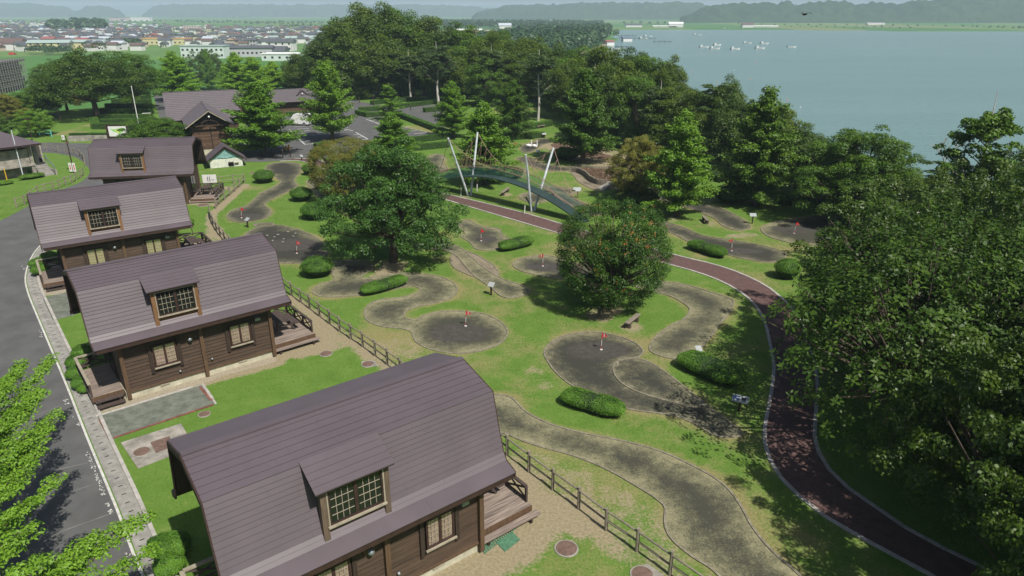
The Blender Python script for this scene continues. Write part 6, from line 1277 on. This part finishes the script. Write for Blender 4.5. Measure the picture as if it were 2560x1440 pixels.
block(410,112,38,13,4.6,'yellow','orange','long pale yellow school building with orange trim beside the green field',0,'flat',(10,1)); block(480,80,22,9,7.5,'pink','white','pink and white four-storey block in the middle of the town',0,'flat',(6,3)); block(112,70,55,20,6,'white','white','large white flat-roofed hall in the far town',0,'flat',(0,0)); block(700,152,20,12,3.4,'mint','white','small white workshop at the wood edge, behind the bright ginkgos',0,'flat',(5,1)); block(205,122,30,10,4.6,'yellow','pale green','yellow building with pale green roof at the near edge of the town',.1,1.6,(8,1)); block(120,128,26,9,5.4,'yellow','pale green','yellow two-storey building with pale green roof, left of its longer neighbour',.2,1.8,(6,2)); block(18,126,18,9,5.6,'cream','brown','cream house with brown roof at the left edge of the town',.2,2.4,(4,2)); block(222,112,30,9,4.8,'white','silver','long white building with grey-blue roof behind the yellow ones',.1,1.6,(7,1)); block(700,128,18,10,6,'white','dark grey','white house beside the striped field',0,2,(4,2)); block(300,52,70,20,9,'pink','brown','long pink far building on the skyline of the town',0,'flat'); block(350,53,60,20,11,'white','white','white high far building right of the pink one',0,'flat')
block(1172,88,32,14,5.5,'white','white','white hall showing above the wood crown',.1,1.5); block(1247,97,26,12,7.5,'white','white','white factory block in front of the headland trees',.1,'flat',(4,2)); block(1190,92,40,12,5,'pink','red','low pink-roofed shed beside the white factory',.1,1); block(1262,82,16,12,9,'white','silver','pale gabled house behind the white factory',.1,3)
block(1522,111,8,6,2.2,'white','red','white boathouse with reddish roof on the headland shore',.6,1.2); block(1568,101,9,6,2.2,'white','blue','boathouse with blue roof on the shore spit',.2,1.2,z=LZ); block(1585,68,30,12,4,'white','dark grey','cluster building beyond the bay mouth',0,2); block(1690,68,26,10,6,'white','white','white farm buildings on the far shore of the lake',0,3); block(1662,68,44,7,2,'white','white','low white greenhouse left of the farm on the far shore',0,1); block(1870,69,20,9,5,'white','brown','white farm with brown roof on the far shore',0,3); block(1915,68,46,7,2,'white','white','long white greenhouse on the far shore, right of the brown-roofed farm',.1,1); block(2190,62,40,8,3,'white','white','white far greenhouse below the right-hand hills',.1,1); block(745,40,130,20,16,'white','white','white quarry building at the foot of the far hills',0,'flat'); block(690,40,120,20,10,'white','silver','pale works building at the foot of the far hills',0,'flat')
# far sandbank and quay
MB().prism(GP([(1330,156),(1398,152),(1440,144),(1476,133),(1502,122),(1520,112),(1512,110),(1490,121),(1462,132),(1430,141),(1390,148)],LZ-.9),LZ-2,LZ+.15).build('sand_shore','gravel',kind='structure')
def pier(a,b,label):
    p,q=Vector((*G(*a,WZ),WZ)),Vector((*G(*b,WZ),WZ)); t=thing('jetty',label,'jetty',tuple(p)); MB().bar(Vector((0,0,1.0)),q-p+Vector((0,0,1.0)),2.0,.25).build('deck','siding_dark',t)
    n=max(3,int((q-p).length/5))
    for i in range(n+1): c=(q-p)*i/n; MB().tube([c+Vector((0,0,-1)),c+Vector((0,0,1.5))],.25,5).build('pile','dark_brown',t)
pier((1548,97),(1638,98),'long dark jetty running out from the headland spit'); pier((1634,106),(1676,106),'detached dark jetty standing in open water'); pier((1545,91),(1590,90),'short jetty behind the long one'); pier((1540,119),(1580,121),'row of mooring piles nearest the headland beach')
# boats
def boat(px,py,L,rz,label,cab=True):
    x,y=G(px,py,WZ); t=thing('fishing_boat',label,'boat',(x,y,WZ),rz,'white boats moored on the lake'); S=[(-.5,.8,.9),(-.2,1,.8),(.2,.95,.85),(.42,.5,1.05),(.52,.05,1.25)]; W=L*.14; v=[];f=[]
    for a,w_,h in S: v+=[(a*L,-W*w_,h),(a*L,W*w_,h),(a*L*.95,W*w_*.6,-.2),(a*L*.95,-W*w_*.6,-.2)]
    for i in range(4):
        for k in range(4): f.append((i*4+k,i*4+4+k,i*4+4+(k+1)%4,i*4+(k+1)%4))
    f+=[(0,1,2,3),(19,18,17,16)]; MB().raw(v,f).build('hull','white_paint',t)
    if cab: c=MB().box(-L*.38,-L*.20,-W*.5,W*.5,.8,2.1).build('cabin','white_paint',t); MB().box(-L*.2,-L*.195,-W*.4,W*.4,1.4,1.9).build('windscreen','car_glass',c)
    MB().box(-L*.56,-L*.48,-.3,.3,-.1,1.3).build('outboard_motor','black_metal',t)
for i,(a,b,l) in enumerate([(1760,119,'leftmost boat of the moored group'),(1793,114,'boat second from the left and slightly farther out'),(1787,123,'lowest of the three left-hand boats'),(1838,124,'boat with raised cabin in the middle of the group'),(1868,109,'farthest boat in the middle of the group'),(1900,122,'large boat nearest the right of the group'),(1911,110,'boat behind the large right-hand one'),(1743,88,'small boat far out toward the opposite shore'),(1979,119,'dark low boat alone at the right'),(1538,124,'white boat moored by the headland beach'),(1620,92,'white boat tied at the end of the long jetty'),(1608,97,'boat tied in the middle of the long jetty'),(1815,73,'tiny boat under the far shore')]):
    boat(a,b,7 if b>105 else 9,R.uniform(-.3,.3)+(math.pi if i%2 else 0)*0,l,i!=8)
simple('buoy_orange',(.6,.16,.06),.5,.1,3)
for i,(a,b) in enumerate([(1728,180),(1835,176),(1876,199),(1912,223),(1968,251),(2001,269),(1891,157)]):
    x,y=G(a,b,WZ); t=thing('buoy','small round buoy floating on the lake','buoy',(x,y,WZ),0,'small buoys scattered on the lake'); MB().sphere((0,0,.1),.20,8,6).build('float','buoy_orange' if i%2==0 else 'white_paint',t,True)
for i,(px,py) in enumerate([(91,100),(262,86),(150,95),(318,110),(480,108),(566,122),(574,100),(730,130),(640,96),(415,98),(705,112),(30,112)]):
    x,y=G(px,py,LZ); t=thing('utility_pole','thin pale utility pole standing among the town houses','pole',(x,y,LZ),0,'utility poles in the town'); MB().tube([(0,0,-.5),(0,0,10)],.16,6).build('shaft','concrete_grey',t); MB().box(-.9,.9,-.06,.06,9,9.2).build('crossarm','metal_grey',t)
van(32,137,.1,'small red car parked at the near edge of the town',None)
rc_=[o for o in bpy.data.objects if o.get('label')=='small red car parked at the near edge of the town'][0]; x,y=G(32,137,LZ); rc_.location=(x,y,LZ); rc_.scale=(1.2,1.1,.75); rc_.name='parked_car'; rc_['category']='car'
for ch in rc_.children:
    if ch.name.startswith('body'): ch.material_slots[0].link='OBJECT'; ch.material_slots[0].material=M['red_paint']
# soaring bird
def bird():
    d_=Vector(((2011-1280)/FPX,0,0)); y=60; s=(720-36)/FPX; z=CH+y*(s*cT-sT)/(cT+s*sT); x=(2011-1280)/FPX*(y*cT+(CH-z)*sT); t=thing('kite_bird','dark kite soaring over the lake in front of the hills','bird',(x,y,z),.5); simple('feather',(.02,.016,.014),.8,.2,5)
    MB().sphere((0,0,0),.12,10,6,(1.9,.7,.7)).raw([(-.18,-.04,0),(-.18,.04,0),(-.46,.12,.02),(-.42,0,.02),(-.46,-.12,.02)],[(0,1,2,3,4)]).sphere((.24,0,.02),.06,8,5).build('body','feather',t,True)
    for s_ in (-1,1): MB().raw([(.10,s_*.04,.03),(-.10,s_*.04,.03),(-.02,s_*.38,.13),(.16,s_*.38,.14),(-.10,s_*.72,.06),(-.02,s_*.74,.07),(.06,s_*.70,.09)],[(0,1,2,3),(3,2,4,5,6)]).build('wing','feather',t)
bird()
# ------------------------------------------------------------ air
hm,ht_,hp=nodes('haze'); ht_.nodes.remove(hp); pv_=ht_.nodes.new('ShaderNodeVolumePrincipled'); pv_.inputs['Color'].default_value=(.66,.87,1,1); pv_.inputs['Density'].default_value=HAZE; pv_.inputs['Anisotropy'].default_value=-.05; ht_.links.new(pv_.outputs[0],ht_.nodes['Material Output'].inputs['Volume']); M['haze']=hm
hb=MB().box(-9200,9200,-420,12800,-12.5,118); o=hb.build('haze','haze',kind='stuff'); o['label']='thin summer haze lying over the whole plain'; o['category']='haze'
